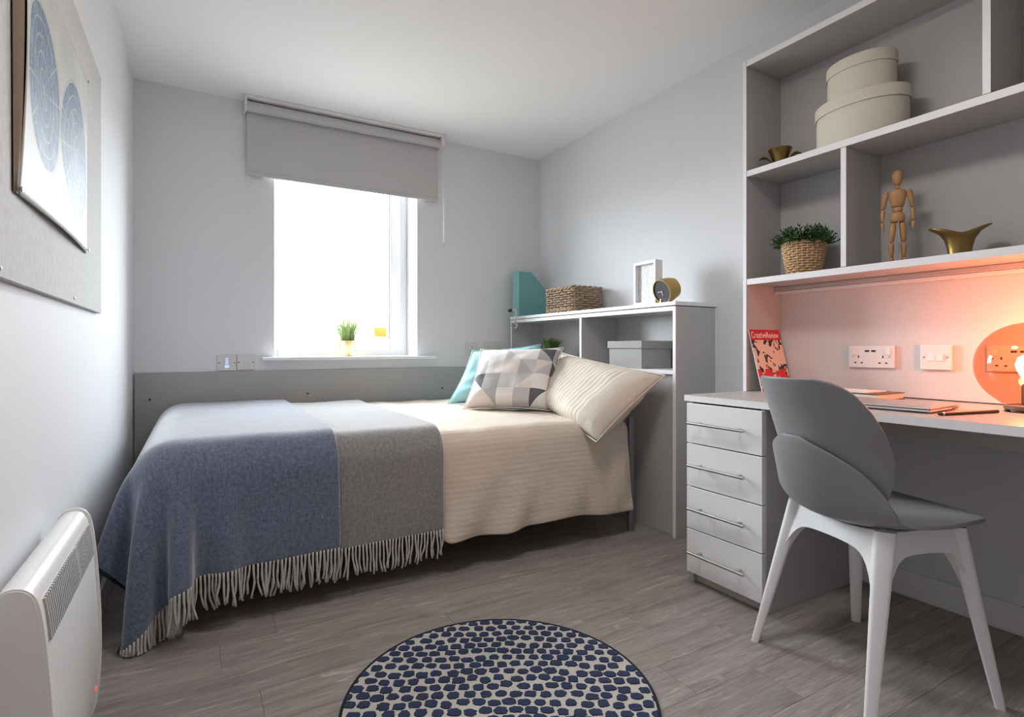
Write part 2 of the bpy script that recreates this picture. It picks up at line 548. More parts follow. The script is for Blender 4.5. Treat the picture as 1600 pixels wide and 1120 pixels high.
# grey back board behind the bed
pn = thing('bed_back_panel', 'low grey panel fixed along the wall behind the bed', 'panel', (0.9, YB - 0.012, 0.1))
bx('board', (XL + 0.008, 2.03, YB - 0.024, YB - 0.0005, 0.12, 0.797), 'panel_grey', pn)
for xx in (-0.22, 0.6, 1.5):
    obj('screw_cap', lathe(B(), [(0.0, 0.0), (0.006, 0.0), (0.006, 0.002), (0, 0.003)], 10), 'dark_slot', pn, world=False).location = (xx - 0.9, -0.0125, 0.55)
for o in pn.children:
    if o.name.startswith('screw_cap'):
        o.rotation_euler = (PI / 2, 0, 0)

# made-up fill lamp under the ceiling, added out of view to brighten the room
cl = thing('fill_lamp', 'added round white fill lamp under the ceiling, out of view', 'lamp', (0.75, 1.10, ZC))
obj('fill_lamp_body', lathe(B(), [(0, 0), (0.26, 0), (0.26, -0.035), (0.245, -0.04)], 40), 'white_plastic', cl, world=False, smooth=True)
obj('fill_lamp_disc', lathe(B(), [(0.244, -0.038), (0.235, -0.052), (0.17, -0.062), (0.0, -0.066)], 40), 'fill_lamp_glow', cl, world=False, smooth=True)
ld = bpy.data.lights.new('fill_lamp_light', 'AREA')
ld.shape = 'DISK'; ld.size = 0.48; ld.energy = FILL_LAMP_W; ld.color = (1.0, 0.975, 0.95)
lo = bpy.data.objects.new('fill_lamp_light', ld); COL.objects.link(lo); lo.parent = cl; lo.location = (0, 0, -0.072)

# ------------------------------------------------------------------ bed
BX0, BX1, BY0, BY1 = -0.130, 1.905, 2.105, 3.575
bed = thing('bed', 'double bed with grey metal legs beside the window wall', 'bed', (0.9, 2.84, 0.0))
bf = B()
for (a, b, c, d) in ((BX0 + .02, BX1, BY0 + .03, BY0 + .07), (BX0 + .02, BX1, BY1 - .04, BY1), (BX0 + .02, BX0 + .06, BY0 + .03, BY1), (BX1 - .04, BX1, BY0 + .03, BY1)):
    box(bf, a, b, c, d, 0.255, 0.305, 0.004)
obj('bed_frame', bf, 'bed_metal', bed)
for i in range(11):
    xx = BX0 + 0.12 + i * 0.175
    bx('slat', (xx, xx + 0.07, BY0 + 0.07, BY1 - 0.04, 0.285, 0.303), 'wood_figure', bed)
for (xx, yy) in ((-0.058, 2.030), (-0.06, BY1 - 0.12)):
    obj('leg', lathe(B(), [(0, 0), (0.024, 0), (0.025, 0.012), (0.022, 0.016), (0.022, 0.27), (0, 0.27)], 20, (xx, yy + 0.06, 0)), 'bed_metal', bed, smooth=True)
for yy in (2.125, BY1 - 0.03):
    bx('leg', (1.915, 1.945, yy, yy + 0.03, 0.0, 0.58), 'bed_metal', bed, 0.004)
obj('mattress', box(B(), BX0 + .01, BX1 - .005, BY0 + .015, BY1, 0.306, 0.535, 0.05, 4), 'mattress_white', bed, smooth=True)

# position based cloth
def drape(X0, X1, Y0, Y1, step, z0, col_off, front, steps=130, iters=9, fric=0.75, jitter=0.0, seed=0, lo_z=0.25, bend=0.35, rb=0.075):
    nx = int(round((X1 - X0) / step)) + 1
    ny = int(round((Y1 - Y0) / step)) + 1
    gx = np.linspace(X0, X1, nx); gy = np.linspace(Y0, Y1, ny)
    P = np.zeros((nx, ny, 3)); P[..., 0] = gx[:, None]; P[..., 1] = gy[None, :]; P[..., 2] = z0
    rs = np.random.RandomState(seed)
    P[..., 2] += rs.uniform(-1, 1, (nx, ny)) * jitter
    # start with the overhang at the foot already bent down so it clears the wall
    tf = np.maximum(0, BX0 - 0.02 - P[..., 0])
    P[..., 0] += tf * (1 - 0.5)
    P[..., 2] -= tf * 0.866
    prev = P.copy()
    dx, dy = gx[1] - gx[0], gy[1] - gy[0]
    dd = math.hypot(dx, dy)
    c = np.array([(BX0 + BX1) / 2, (BY0 + BY1) / 2, (lo_z + 0.572) / 2])
    h = np.array([(BX1 - BX0) / 2, (BY1 - BY0) / 2, (0.572 - lo_z) / 2]) - rb
    def con(A, Bv, L, k=1.0):
        d = Bv - A
        ln = np.sqrt((d * d).sum(-1, keepdims=True)) + 1e-9
        cr = d * ((ln - L) / ln * 0.5 * k)
        A += cr; Bv -= cr
    for it in range(steps):
        v = (P - prev) * 0.965
        prev = P.copy()
        P += v
        P[..., 2] -= 0.0007
        for q in range(iters):
            for s in (0, 1):
                con(P[s:-1:2][:len(P[s + 1::2])], P[s + 1::2], dx)
                con(P[:, s:-1:2][:, :P[:, s + 1::2].shape[1]], P[:, s + 1::2], dy)
            for s in (0, 1):
                a = P[s:-1:2, :-1]; b = P[s + 1::2, 1:]; m = min(len(a), len(b)); con(a[:m], b[:m], dd, 0.35)
                a = P[s:-1:2, 1:]; b = P[s + 1::2, :-1]; m = min(len(a), len(b)); con(a[:m], b[:m], dd, 0.35)
            if q % 3 == 0:
                for s in range(4):
                    a = P[s:-2:4]; b = P[s + 2::4]; m = min(len(a), len(b)); con(a[:m], b[:m], 2 * dx, bend)
                    a = P[:, s:-2:4]; b = P[:, s + 2::4]; m = min(a.shape[1], b.shape[1]); con(a[:, :m], b[:, :m], 2 * dy, bend)
            # collision with the rounded mattress block
            rel = P - c
            qd = np.abs(rel) - h
            mx = np.maximum(qd, 0)
            out = np.sqrt((mx * mx).sum(-1))
            ins = np.minimum(qd.max(-1), 0)
            sd = out + ins - rb - col_off
            hit = (sd < 0) & (out > 1e-6)
            nrm = np.where(out[..., None] > 1e-6, mx * np.sign(rel) / (out[..., None] + 1e-9), 0)
            P += nrm * np.where(hit, -sd, 0)[..., None]
            deep = (sd < 0) & (out <= 1e-6)
            P[..., 2] = np.where(deep, c[2] + h[2] + rb + col_off, P[..., 2])
            fr_ = (hit | deep)[..., None]
            P[..., :2] = np.where(fr_, prev[..., :2] * fric + P[..., :2] * (1 - fric), P[..., :2])
            P[..., 0] = np.maximum(P[..., 0], XL + 0.012)
            P[..., 1] = np.minimum(P[..., 1], YB - 0.03)
            P[..., 2] = np.maximum(P[..., 2], 0.012)
    return P

def cloth_bm(P, step, wob=0.0, seed=0.0, wscale=6.0):
    nx, ny, _ = P.shape
    bm = B()
    V = []
    for i in range(nx):
        r = []
        for j in range(ny):
            p = Vector(P[i, j])
            if wob:
                p.z += wob * mnoise.noise(Vector((p.x * wscale, p.y * wscale, p.z * 2 + seed)))
                p.y += wob * mnoise.noise(Vector((p.x * wscale + 9, p.y * 2, p.z * wscale + seed)))
            r.append(bm.verts.new(p))
        V.append(r)
    grid_faces(bm, V, nx, ny, uvf=lambda a, b: (a * step, b * step))
    return bm

def solid(o, t, off=0.0, sub=0):
    m = o.modifiers.new('thickness', 'SOLIDIFY'); m.thickness = t; m.offset = off
    if sub:
        s = o.modifiers.new('smooth', 'SUBSURF'); s.levels = sub; s.render_levels = sub

DROP = 0.405
Pd = drape(BX0 + 0.0, BX1 - 0.01, BY0 - DROP, BY1 - 0.01, 0.03, 0.60, 0.012, BY0, steps=110, iters=7, jitter=0.004, seed=2, bend=0.15)
# creases: folds running up from the hem, a puffy fall and a rumpled top
nx, ny, _ = Pd.shape
for i in range(nx):
    for j in range(ny):
        x, yv, z = Pd[i, j]
        dn = max(0.0, (0.50 - z) / 0.37)
        if dn > 0:
            ph = x * 24 + dn * 5.0 + 1.5 * mnoise.noise(Vector((x * 2.2, 0.3, 4.0)))
            Pd[i, j, 2] += 0.10 * dn * (1 - min(1.0, max(0.0, (x - 0.78) / 0.10)))      # hem drawn up under the throws
            cov = min(1.0, max(0.0, (x - 0.80) / 0.15))
            Pd[i, j, 1] += -cov * 0.016 * math.sin(PI * min(dn, 1)) - cov * dn * dn * math.sin(ph) * (0.020 if x < 1.30 else 0.008) + 0.035 * max(0, dn - 0.75)
            Pd[i, j, 2] += 0.008 * dn * math.sin(x * 5.1 + 0.7) - 0.006 * dn * math.sin(x * 11.7)
            if x < 0.88:
                Pd[i, j, 1] = max(Pd[i, j, 1], BY0 - 0.010)
        else:
            n_ = mnoise.noise(Vector((x * 9, yv * 4, 1.7))) + 0.6 * mnoise.noise(Vector((x * 21, yv * 7, 5.7)))
            Pd[i, j, 2] += 0.007 * n_ * (1 if x > 0.95 else 0.15)
dv = obj('duvet', cloth_bm(Pd, 0.03), 'duvet_linen', None, smooth='all')
tag(dv, 'cream striped duvet spread over the bed and hanging to one side', 'duvet')
solid(dv, 0.012, -1.0, 1)

def throw(name, label, X0, X1, drop, back, mat, off, seed, hem_r=None, steps=150, trim=False, tilt=0.0):
    st = 0.02
    P = drape(X0, X1, BY0 - drop, back, st, 0.615 + off, off, BY0, steps=steps, iters=9, jitter=0.003, seed=seed, bend=0.45, lo_z=0.14)
    if tilt:
        nx_, ny_, _ = P.shape
        for i in range(nx_):
            for j in range(ny_):
                dn = max(0.0, (0.50 - P[i, j, 2]) / 0.35)
                P[i, j, 2] += tilt * dn * (P[i, j, 0] - X0) / (X1 - X0)
    t = thing(name, label, 'throw', (float(P[:, 0, 0].mean()), float(P[:, 0, 1].mean()), 0.0))
    c = obj('cloth', cloth_bm(P, st, 0.004, seed), mat, t, smooth='all')
    solid(c, 0.007, 1.0, 1)
    # fringe strands tied along the hem
    hem = P[:, 0, :]
    dl = np.r_[0, np.cumsum(np.sqrt((np.diff(hem, axis=0) ** 2).sum(1)))]
    n = int(dl[-1] / 0.0128)
    rg = random.Random(seed + 40)
    bm = B()
    for q in range(n):
        s = (q + 0.5) / n * dl[-1]
        p = np.array([np.interp(s, dl, hem[:, a]) for a in range(3)])
        nxt = np.array([np.interp(min(s + 0.01, dl[-1]), dl, hem[:, a]) for a in range(3)])
        ln = rg.uniform(0.100, 0.122)
        ph, am = rg.uniform(0, 6.3), rg.uniform(0.001, 0.0055)
        sw = rg.uniform(-0.012, 0.012)
        pts = []
        for e in range(8):
            f = e / 7
            zz = p[2] + 0.004 - f * ln
            pts.append((p[0] + am * math.sin(ph + f * 6) * f + sw * f * f, p[1] - 0.004 + am * math.cos(ph * 1.7 + f * 5) * f, max(zz, 0.006 + 0.003 * rg.random())))
        tube(bm, pts, [0.0040 + 0.0006 * math.sin(e * 2.2 + ph) for e in range(8)], 5)
    obj('fringe', bm, 'fringe_yarn', t, smooth='all', kind='stuff', label='pale twisted yarn fringe')
    if trim:
        ed = [tuple(P[0, j] + np.array([-0.003, 0, -0.001])) for j in range(P.shape[1])]
        obj('edge_binding', tube(B(), ed, 0.006, 6), 'blanket_trim', t, smooth='all', label='dark bound edge')
    return P

throw('grey_throw', 'grey wool throw with pale fringe hanging beside the blue one', 0.20, 0.872, 0.388, 3.40, 'wool_grey', 0.036, 5, tilt=0.012)
throw('blue_throw', 'blue wool throw with pale fringe over the foot of the bed', BX0 - 0.315, 0.452, 0.400, 3.50, 'wool_blue', 0.052, 11, trim=True, steps=190)

# pillows: corners A(bottom left) B(bottom right) C(top right) D(top left) as seen on the outer face
def pillow_bm(A_, B_, C_, D_, thick, nu=26, nv=22, pinch=0.06, wr=0.006, seed=0, uvs=(1, 1), both=True):
    A_, B_, C_, D_ = map(Vector, (A_, B_, C_, D_))
    nrm = ((B_ - A_).cross(D_ - A_)).normalized()
    cen = (A_ + B_ + C_ + D_) / 4
    bm = B()
    uvl = bm.loops.layers.uv.verify()
    sides = []
    for sgn in (1, -1):
        V = []
        for i in range(nu):
            u = i / (nu - 1)
            r = []
            for j in range(nv):
                v = j / (nv - 1)
                a, b = 2 * u - 1, 2 * v - 1
                # edges bow inwards between the corners
                bu = 1 - pinch * (1 - b * b) * abs(a) ** 3
                bv = 1 - pinch * (1 - a * a) * abs(b) ** 3
                uu, vv = (a * bu + 1) / 2, (b * bv + 1) / 2
                p = A_ * (1 - uu) * (1 - vv) + B_ * uu * (1 - vv) + C_ * uu * vv + D_ * (1 - uu) * vv
                f = max(0.0, (1 - a ** 4)) ** 0.62 * max(0.0, (1 - b ** 4)) ** 0.62
                f = f * (0.80 + 0.20 * (1 - b))
                w_ = wr * mnoise.noise(Vector((u * 5 + seed, v * 9, sgn * 2.0))) + wr * 0.6 * mnoise.noise(Vector((u * 14 + seed, v * 4, sgn * 5.0)))
                p = p + nrm * sgn * (thick / 2 * f + w_ * min(1, f * 3))
                if sgn == -1 and (i in (0, nu - 1) or j in (0, nv - 1)):
                    r.append(sides[0][i][j])
                else:
                    r.append(bm.verts.new(p))
            V.append(r)
        sides.append(V)
        for i in range(nu - 1):
            for j in range(nv - 1):
                q = [(i, j), (i + 1, j), (i + 1, j + 1), (i, j + 1)]
                if sgn == -1: q = q[::-1]
                f = bm.faces.new([V[x][y_] for x, y_ in q])
                f.material_index = 0 if sgn == 1 else 1
                for lp, (x, y_) in zip(f.loops, q):
                    lp[uvl].uv = (x / (nu - 1) * uvs[0], y_ / (nv - 1) * uvs[1])
    loop = [sides[0][i][0].co.copy() for i in range(nu)] + [sides[0][nu - 1][j].co.copy() for j in range(1, nv)] + [sides[0][i][nv - 1].co.copy() for i in range(nu - 2, -1, -1)] + [sides[0][0][j].co.copy() for j in range(nv - 2, 0, -1)]
    return bm, loop, cen

def pillow(name, label, cat, corners, thick, mats, uvs, seed, pinch=0.06, wr=0.006, seam_mat=None):
    bm, loop, cen = pillow_bm(*corners, thick, pinch=pinch, wr=wr, seed=seed, uvs=uvs)
    base = min(Vector(c).z for c in corners)
    t = thing(name, label, cat, (cen.x, cen.y, base))
    c = obj('cover', bm, mats, t, smooth='all')
    s = c.modifiers.new('smooth', 'SUBSURF'); s.levels = 1; s.render_levels = 1
    obj('seam', tube(B(), loop, 0.0035, 6, closed=True), seam_mat or mats[0], t, smooth='all')
    return t

# geometric patchwork print: columns of squares and triangles
k = N('patchwork')
uv = k.coord('UV')
s = k.sep(uv)
U, Vv = s[0], s[1]
colx = k.math('MULTIPLY', U, 5.3); rowy = k.math('MULTIPLY', Vv, 4.3)
cu, cv = k.math('FLOOR', colx), k.math('FLOOR', rowy)
fu, fv = k.math('FRACT', colx), k.math('FRACT', rowy)
alt = k.math('MODULO', k.math('ADD', cu, cv), 2.0)
diag = k.math('ADD', k.math('MULTIPLY', alt, k.math('GREATER_THAN', k.math('ADD', fu, fv), 1.0)), k.math('MULTIPLY', k.math('SUBTRACT', 1.0, alt), k.math('GREATER_THAN', k.math('SUBTRACT', fu, fv), 0.0)))
cm0 = k.n('ShaderNodeCombineXYZ')
k.l(cu, cm0.inputs[0]); k.l(cv, cm0.inputs[1]); cm0.inputs[2].default_value = 7.3
wn0 = k.n('ShaderNodeTexWhiteNoise'); wn0.noise_dimensions = '3D'
k.l(cm0.outputs[0], wn0.inputs['Vector'])
diag = k.math('MULTIPLY', diag, k.math('GREATER_THAN', wn0.outputs['Value'], 0.42))      # only some cells are split
cmb = k.n('ShaderNodeCombineXYZ')
k.l(cu, cmb.inputs[0]); k.l(cv, cmb.inputs[1]); k.l(diag, cmb.inputs[2])
wn = k.n('ShaderNodeTexWhiteNoise'); wn.noise_dimensions = '3D'
k.l(cmb.outputs[0], wn.inputs['Vector'])
colr = k.ramp(wn.outputs['Value'], [(0.0, srgb(66, 67, 76)), (0.15, srgb(236, 233, 231)), (0.36, srgb(192, 192, 194)), (0.52, srgb(228, 218, 210)), (0.66, srgb(176, 177, 176)), (0.80, srgb(242, 240, 239)), (0.92, srgb(212, 210, 209))], 'CONSTANT')
thr = k.noise(k.coord('UV', (120, 120, 1)), 3, 3)
k.base(k.mix(0.12, colr, k.ramp(thr, [(0.3, (0.3, 0.3, 0.3, 1)), (0.7, (0.8, 0.8, 0.8, 1))])))
k.b.inputs['Roughness'].default_value = 0.85
k.bump(thr, 0.15, 0.001)
M['patchwork'] = k.m

def px(u, v, d):
    a = math.radians(29.9)
    x = (u - 800) / 858.0; z = -(v - 543) / 858.0
    return ((x * math.cos(a) + math.sin(a)) * d, (-x * math.sin(a) + math.cos(a)) * d, CAM_H + z * d)

pillow('striped_pillow', 'cream striped pillow leaning at the head of the bed', 'pillow',
       ((1.750, 2.78, 0.605), (1.578, 1.975, 0.505), (1.985, 1.950, 0.800), (1.915, 2.745, 0.905)), 0.20,
       ['pillow_linen', 'pillow_linen'], (0.50, 0.78), 3, 0.05, 0.010)
for o in bpy.data.objects:
    if o.name == 'cover':       # stripes run across the long side: swap u and v
        for lp in o.data.uv_layers[0].data:
            lp.uv = (lp.uv[1], lp.uv[0] / 0.50 * 0.78)
pillow('patterned_cushion', 'square cushion with grey, white and charcoal geometric patches', 'cushion',
       ((1.296, 2.800, 0.592), (1.671, 2.485, 0.592), px(880, 543, 3.22), px(751, 546, 3.27)), 0.17,
       ['patchwork', 'cushion_back'], (1, 1), 8, 0.07, 0.008)
pillow('turquoise_cushion', 'plain turquoise cushion behind the patterned one', 'cushion',
       ((1.33, 3.10, 0.592), (1.74, 2.83, 0.592), px(845, 538, 3.52), px(738, 548, 3.49)), 0.16,
       ['turquoise_fabric', 'turquoise_fabric'], (1, 1), 21, 0.07, 0.012)

# ------------------------------------------------------------------ bedside bookcase (head of the bed)
bc = thing('headboard_bookcase', 'grey open bookcase standing at the head of the bed', 'bookcase', (2.18, 2.74, 0.0))
HX0, HX1, HY0, HY1 = 2.035, XR - 0.001, 1.930, 3.56
bx('top', (HX0 - 0.006, HX1, HY0 - 0.004, HY1, 1.143, 1.163), 'laminate_edge', bc)
bx('rail', (HX0, HX0 + 0.018, HY0 + 0.02, HY1 - 0.02, 1.117, 1.140), 'laminate_edge', bc)
bx('under_top', (HX0 + 0.018, HX1 - 0.012, HY0 + 0.02, HY1 - 0.02, 1.119, 1.138), 'laminate', bc)
bx('side_panel', (HX0, HX1, HY0, HY0 + 0.02, 0.0, 1.140), 'laminate', bc)
bx('side_panel', (HX0, HX1, HY1 - 0.02, HY1, 0.0, 1.140), 'laminate', bc)
bx('divider', (HX0 + 0.002, HX1 - 0.012, 2.690, 2.710, 0.822, 1.117), 'laminate', bc)
for (a, b) in ((HX0 - 0.0015, HX0 + 0.0005),):
    bx('edge_strip', (a, b, HY0 + 0.001, HY0 + 0.019, 0.0, 1.138), 'laminate_edge', bc, 0)
    bx('edge_strip', (a, b, HY1 - 0.019, HY1 - 0.001, 0.0, 1.138), 'laminate_edge', bc, 0)
    bx('edge_strip', (a + 0.0015, b + 0.0015, 2.691, 2.709, 0.823, 1.116), 'laminate_edge', bc, 0)
bx('shelf', (HX0 + 0.001, HX1 - 0.012, HY0 + 0.0205, HY1 - 0.0205, 0.802, 0.822), 'laminate_edge', bc)
bx('back_panel', (HX1 - 0.012, HX1, HY0 + 0.0205, HY1 - 0.0205, 0.05, 1.119), 'laminate', bc, 0)
bx('front_panel', (HX0 + 0.022, HX0 + 0.040, HY0 + 0.0205, HY1 - 0.0205, 0.0, 0.801), 'laminate', bc)
bx('scribe_strip', (HX1 - 0.008, HX1 - 0.0005, HY0 - 0.008, HY0 - 0.0005, 0.0, 1.140), 'laminate_edge', bc, 0)

TOPZ = 1.163
# magazine file
mf = thing('magazine_file', 'turquoise cardboard magazine file on the bookcase', 'magazine file', (2.17, 3.49, TOPZ))
fx, ft, flow = 0.255, 0.33, 0.20
y0, y1 = 3.452, 3.545
x0 = 2.045
side = [(x0, 0), (x0 + fx, 0), (x0 + fx, flow - 0.02), (x0 + fx * 0.42, ft), (x0, ft)]
for yy in (y0, y1 - 0.003):
    obj('side', prism(B(), [(p[0], yy, TOPZ + p[1]) for p in side], (0, 0.003, 0)), 'turquoise_board', mf)
bx('spine', (x0, x0 + 0.003, y0 + 0.0032, y1 - 0.0032, TOPZ, TOPZ + ft), 'turquoise_light', mf, 0.0)
bx('spine_cover', (x0 - 0.002, x0 - 0.0002, y0, y1, TOPZ, TOPZ + ft), 'turquoise_light', mf, 0.0)
bx('back', (x0 + fx - 0.003, x0 + fx, y0 + 0.0032, y1 - 0.0032, TOPZ, TOPZ + flow - 0.02), 'turquoise_board', mf, 0.0)
bx('bottom', (x0 + 0.003, x0 + fx - 0.003, y0 + 0.0032, y1 - 0.0032, TOPZ, TOPZ + 0.003), 'turquoise_board', mf, 0.0)

# reading lamp clipped to the bookcase end
rl = thing('reading_lamp', 'small bendy metal reading lamp on the end of the bookcase', 'lamp', (2.03, 3.47, 1.095))
obj('rosette', lathe(B(), [(0, 0), (0.028, 0), (0.028, 0.01), (0.020, 0.014), (0, 0.014)], 24), 'steel', rl, world=False, smooth=True).rotation_euler = (0, -PI / 2, 0)
bpy.data.objects['rosette'].location = (0.003, 0, 0)
obj('arm', tube(B(), [(2.02, 3.47, 1.095), (1.985, 3.46, 1.095), (1.975, 3.42, 1.098), (1.975, 3.395, 1.105), (1.975, 3.385, 1.13), (1.975, 3.372, 1.18), (1.975, 3.365, 1.208)], 0.0048, 8), 'steel', rl, smooth='all')
obj('lamp_head', tube(B(), [(1.975, 3.362, 1.206), (1.975, 3.40, 1.205), (1.975, 3.415, 1.205)], [0.006, 0.011, 0.012], 14), 'chrome', rl, smooth=True)
obj('head_sleeve', rod(B(), (1.975, 3.4155, 1.205), (1.975, 3.470, 1.204), 0.0125, 16), 'black_plastic', rl, smooth=True)

# wicker storage basket: stakes, woven rows and braided rims
def rrect(x0, x1, y0, y1, r, n):
    """closed rounded rectangle as n points with outward normals, starting on an edge"""
    pts = []
    L = [(x1 - r, y0 + r, -PI / 2), (x1 - r, y1 - r, 0), (x0 + r, y1 - r, PI / 2), (x0 + r, y0 + r, PI)]
    fine = []
    for (cx, cy, a0) in L:
        for q in range(9):
            a = a0 + q / 8 * PI / 2
            fine.append((cx + r * math.cos(a), cy + r * math.sin(a)))
    fine.append(fine[0])
    d = [0]
    for a, b in zip(fine, fine[1:]):
        d.append(d[-1] + math.hypot(b[0] - a[0], b[1] - a[1]))
    for q in range(n):
        s_ = q / n * d[-1]
        X = np.interp(s_, d, [p[0] for p in fine]); Y = np.interp(s_, d, [p[1] for p in fine])
        e = (s_ + 0.001) % d[-1]
        X2 = np.interp(e, d, [p[0] for p in fine]); Y2 = np.interp(e, d, [p[1] for p in fine])
        tx, ty = X2 - X, Y2 - Y
        l = math.hypot(tx, ty) + 1e-9
        pts.append((X, Y, ty / l, -tx / l))
    return pts

wk = thing('wicker_basket', 'brown woven wicker basket on the bookcase top', 'basket', (2.17, 2.96, TOPZ))
NS = 26
ring = rrect(2.050, 2.285, 2.795, 3.105, 0.018, NS * 4)
hgt = 0.165
bm = B()
rg = random.Random(5)
for rw in range(8):
    z = TOPZ + 0.028 + rw * 0.0152
    fl = 1 + 0.03 * rw / 9
    pts = []
    for q, (X, Y, nx_, ny_) in enumerate(ring):
        a = 0.0075 * math.cos(PI * (q / 4) + (rw % 2) * PI)
        pts.append((X + nx_ * a, Y + ny_ * a, z + rg.uniform(-0.0012, 0.0012)))
    tube(bm, pts, 0.0064, 6, closed=True)
obj('weave', bm, 'wicker', wk, smooth='all', kind='stuff')
for q in range(0, NS * 4, 4):
    X, Y, nx_, ny_ = ring[q]
    obj('stake', rod(B(), (X, Y, TOPZ + 0.004), (X, Y, TOPZ + hgt - 0.006), 0.0042, 6), 'wicker', wk, smooth='all')
for zc, nm in ((TOPZ + 0.012, 'bottom_braid'), (TOPZ + hgt - 0.012, 'rim_braid')):
    bm = B()
    for sstr in range(3):
        pts = []
        for q, (X, Y, nx_, ny_) in enumerate(ring):
            a = q / 4 * PI * 0.66 + sstr * 2 * PI / 3
            pts.append((X + nx_ * 0.007 * math.cos(a), Y + ny_ * 0.007 * math.cos(a), zc + 0.008 * math.sin(a)))
        tube(bm, pts, 0.0062, 6, closed=True)
    obj(nm, bm, 'wicker', wk, smooth='all')
obj('basket_floor', box(B(), 2.056, 2.279, 2.801, 3.099, TOPZ + 0.004, TOPZ + 0.010), 'wicker', wk)

# white box frame with a pale textured print
k = N('pale_print')
v = k.coord('Object', (30, 30, 9), (0.3, 0, 0))
f = k.noise(v, 1.6, 5, 0.6, 1.0)
k.base(k.ramp(f, [(0.42, (0.66, 0.66, 0.65, 1)), (0.5, (0.50, 0.50, 0.49, 1)), (0.56, (0.68, 0.68, 0.67, 1))]))
M['pale_print'] = k.m
pf = thing('picture_frame', 'white box picture frame with a pale print', 'picture frame', (2.11, 2.20, TOPZ), math.radians(0))
X0, X1 = 2.085, 2.135
Y0, Y1, Z1_ = 2.118, 2.285, TOPZ + 0.235
fwid = 0.016
frb = B()
box(frb, X0, X1, Y0, Y0 + fwid, TOPZ, Z1_, 0.001, 1); box(frb, X0, X1, Y1 - fwid, Y1, TOPZ, Z1_, 0.001, 1)
box(frb, X0, X1, Y0 + fwid, Y1 - fwid, TOPZ, TOPZ + fwid, 0.001, 1); box(frb, X0, X1, Y0 + fwid, Y1 - fwid, Z1_ - fwid, Z1_, 0.001, 1)
obj('frame', frb, 'white_paint', pf)
bx('print', (X0 + 0.020, X0 + 0.022, Y0 + fwid, Y1 - fwid, TOPZ + fwid, Z1_ - fwid), 'pale_print', pf, 0)
bx('backing', (X1 - 0.006, X1 - 0.001, Y0 + fwid, Y1 - fwid, TOPZ + fwid, Z1_ - fwid), 'paper', pf, 0)

# round gold desk clock, dial tilted up
ck = thing('clock', 'small round gold clock with a dark dial', 'clock', (2.12, 2.045, TOPZ))
ckb = lathe(B(), [(0, 0.048), (0.040, 0.046), (0.052, 0.038), (0.062, 0.0), (0.064, -0.045), (0.059, -0.045)], 40)
clk = Matrix.Translation((2.100, 2.045, TOPZ + 0.070)) @ Matrix.Rotation(math.radians(-5), 4, 'Z') @ Matrix.Rotation(math.radians(72), 4, 'Y')
def cko(name, bm, mat, **kw):
    bmesh.ops.transform(bm, matrix=clk, verts=bm.verts)
    return obj(name, bm, mat, ck, **kw)
cko('case', ckb, 'clock_gold', smooth=True)
cko('dial', lathe(B(), [(0, -0.040), (0.0585, -0.040)], 40), 'clock_face')
hnd = B()
hnd2 = B()
box(hnd, -0.002, 0.002, -0.004, 0.030, -0.0445, -0.043)
box(hnd2, -0.004, 0.022, -0.0025, 0.0025, -0.0425, -0.041)
cko('minute_hand', hnd, 'white_plastic')
cko('hour_hand', hnd2, 'white_plastic')
ft_ = B()
obj('foot', box(ft_, 2.075, 2.092, 2.010, 2.020, TOPZ, TOPZ + 0.022), 'clock_gold', ck)
obj('foot', box(B(), 2.075, 2.092, 2.068, 2.078, TOPZ, TOPZ + 0.022), 'clock_gold', ck)

# grey storage box with lid on the bookcase shelf
sb = thing('storage_box', 'grey felt storage box with lid inside the bookcase', 'box', (2.17, 2.33, 0.822))
bx('box_body', (2.068, 2.285, 2.203, 2.470, 0.822, 0.958), 'felt_box', sb, 0.002)
bx('lid', (2.060, 2.293, 2.195, 2.478, 0.930, 0.972), 'felt_box', sb, 0.003)

def grass(bm, c, n, r, h, spread, wid, rg, seg=4, tilt=1.0):
    for q in range(n):
        a = rg.uniform(0, 2 * PI); rr = r * math.sqrt(rg.random())
        b = Vector((c[0] + rr * math.cos(a), c[1] + rr * math.sin(a), c[2]))
        hh = h * rg.uniform(0.6, 1.0)
        a2 = a + rg.uniform(-0.8, 0.8)
        out = spread * rg.uniform(0.2, 1.0) * (0.3 + rr / r) * tilt
        sd = Vector((-math.sin(a2 + 0.6), math.cos(a2 + 0.6), 0))
        prev = None
        for e in range(seg + 1):
            f = e / seg
            p = b + Vector((math.cos(a2) * out * f ** 1.7, math.sin(a2) * out * f ** 1.7, hh * (f - 0.12 * f * f)))
            wd = wid * (1 - f ** 1.5) + 0.0003
            cur = (bm.verts.new(p - sd * wd), bm.verts.new(p + sd * wd))
            if prev: bm.faces.new((prev[0], prev[1], cur[1], cur[0]))
            prev = cur
    return bm

# grass in a black pot behind the cushions
gp = thing('potted_grass', 'small green grass plant in a black pot on the bookcase shelf', 'plant', (2.13, 3.16, 0.822))
obj('pot', lathe(B(), [(0, 0), (0.036, 0), (0.046, 0.100), (0.049, 0.103), (0.044, 0.103), (0.042, 0.090), (0, 0.089)], 28, (2.13, 3.16, 0.822)), 'black_plastic', gp, smooth=True)
obj('foliage', grass(B(), (2.13, 3.16, 0.910), 230, 0.036, 0.112, 0.05, 0.0034, random.Random(2)), 'leaf_green', gp, kind='stuff')

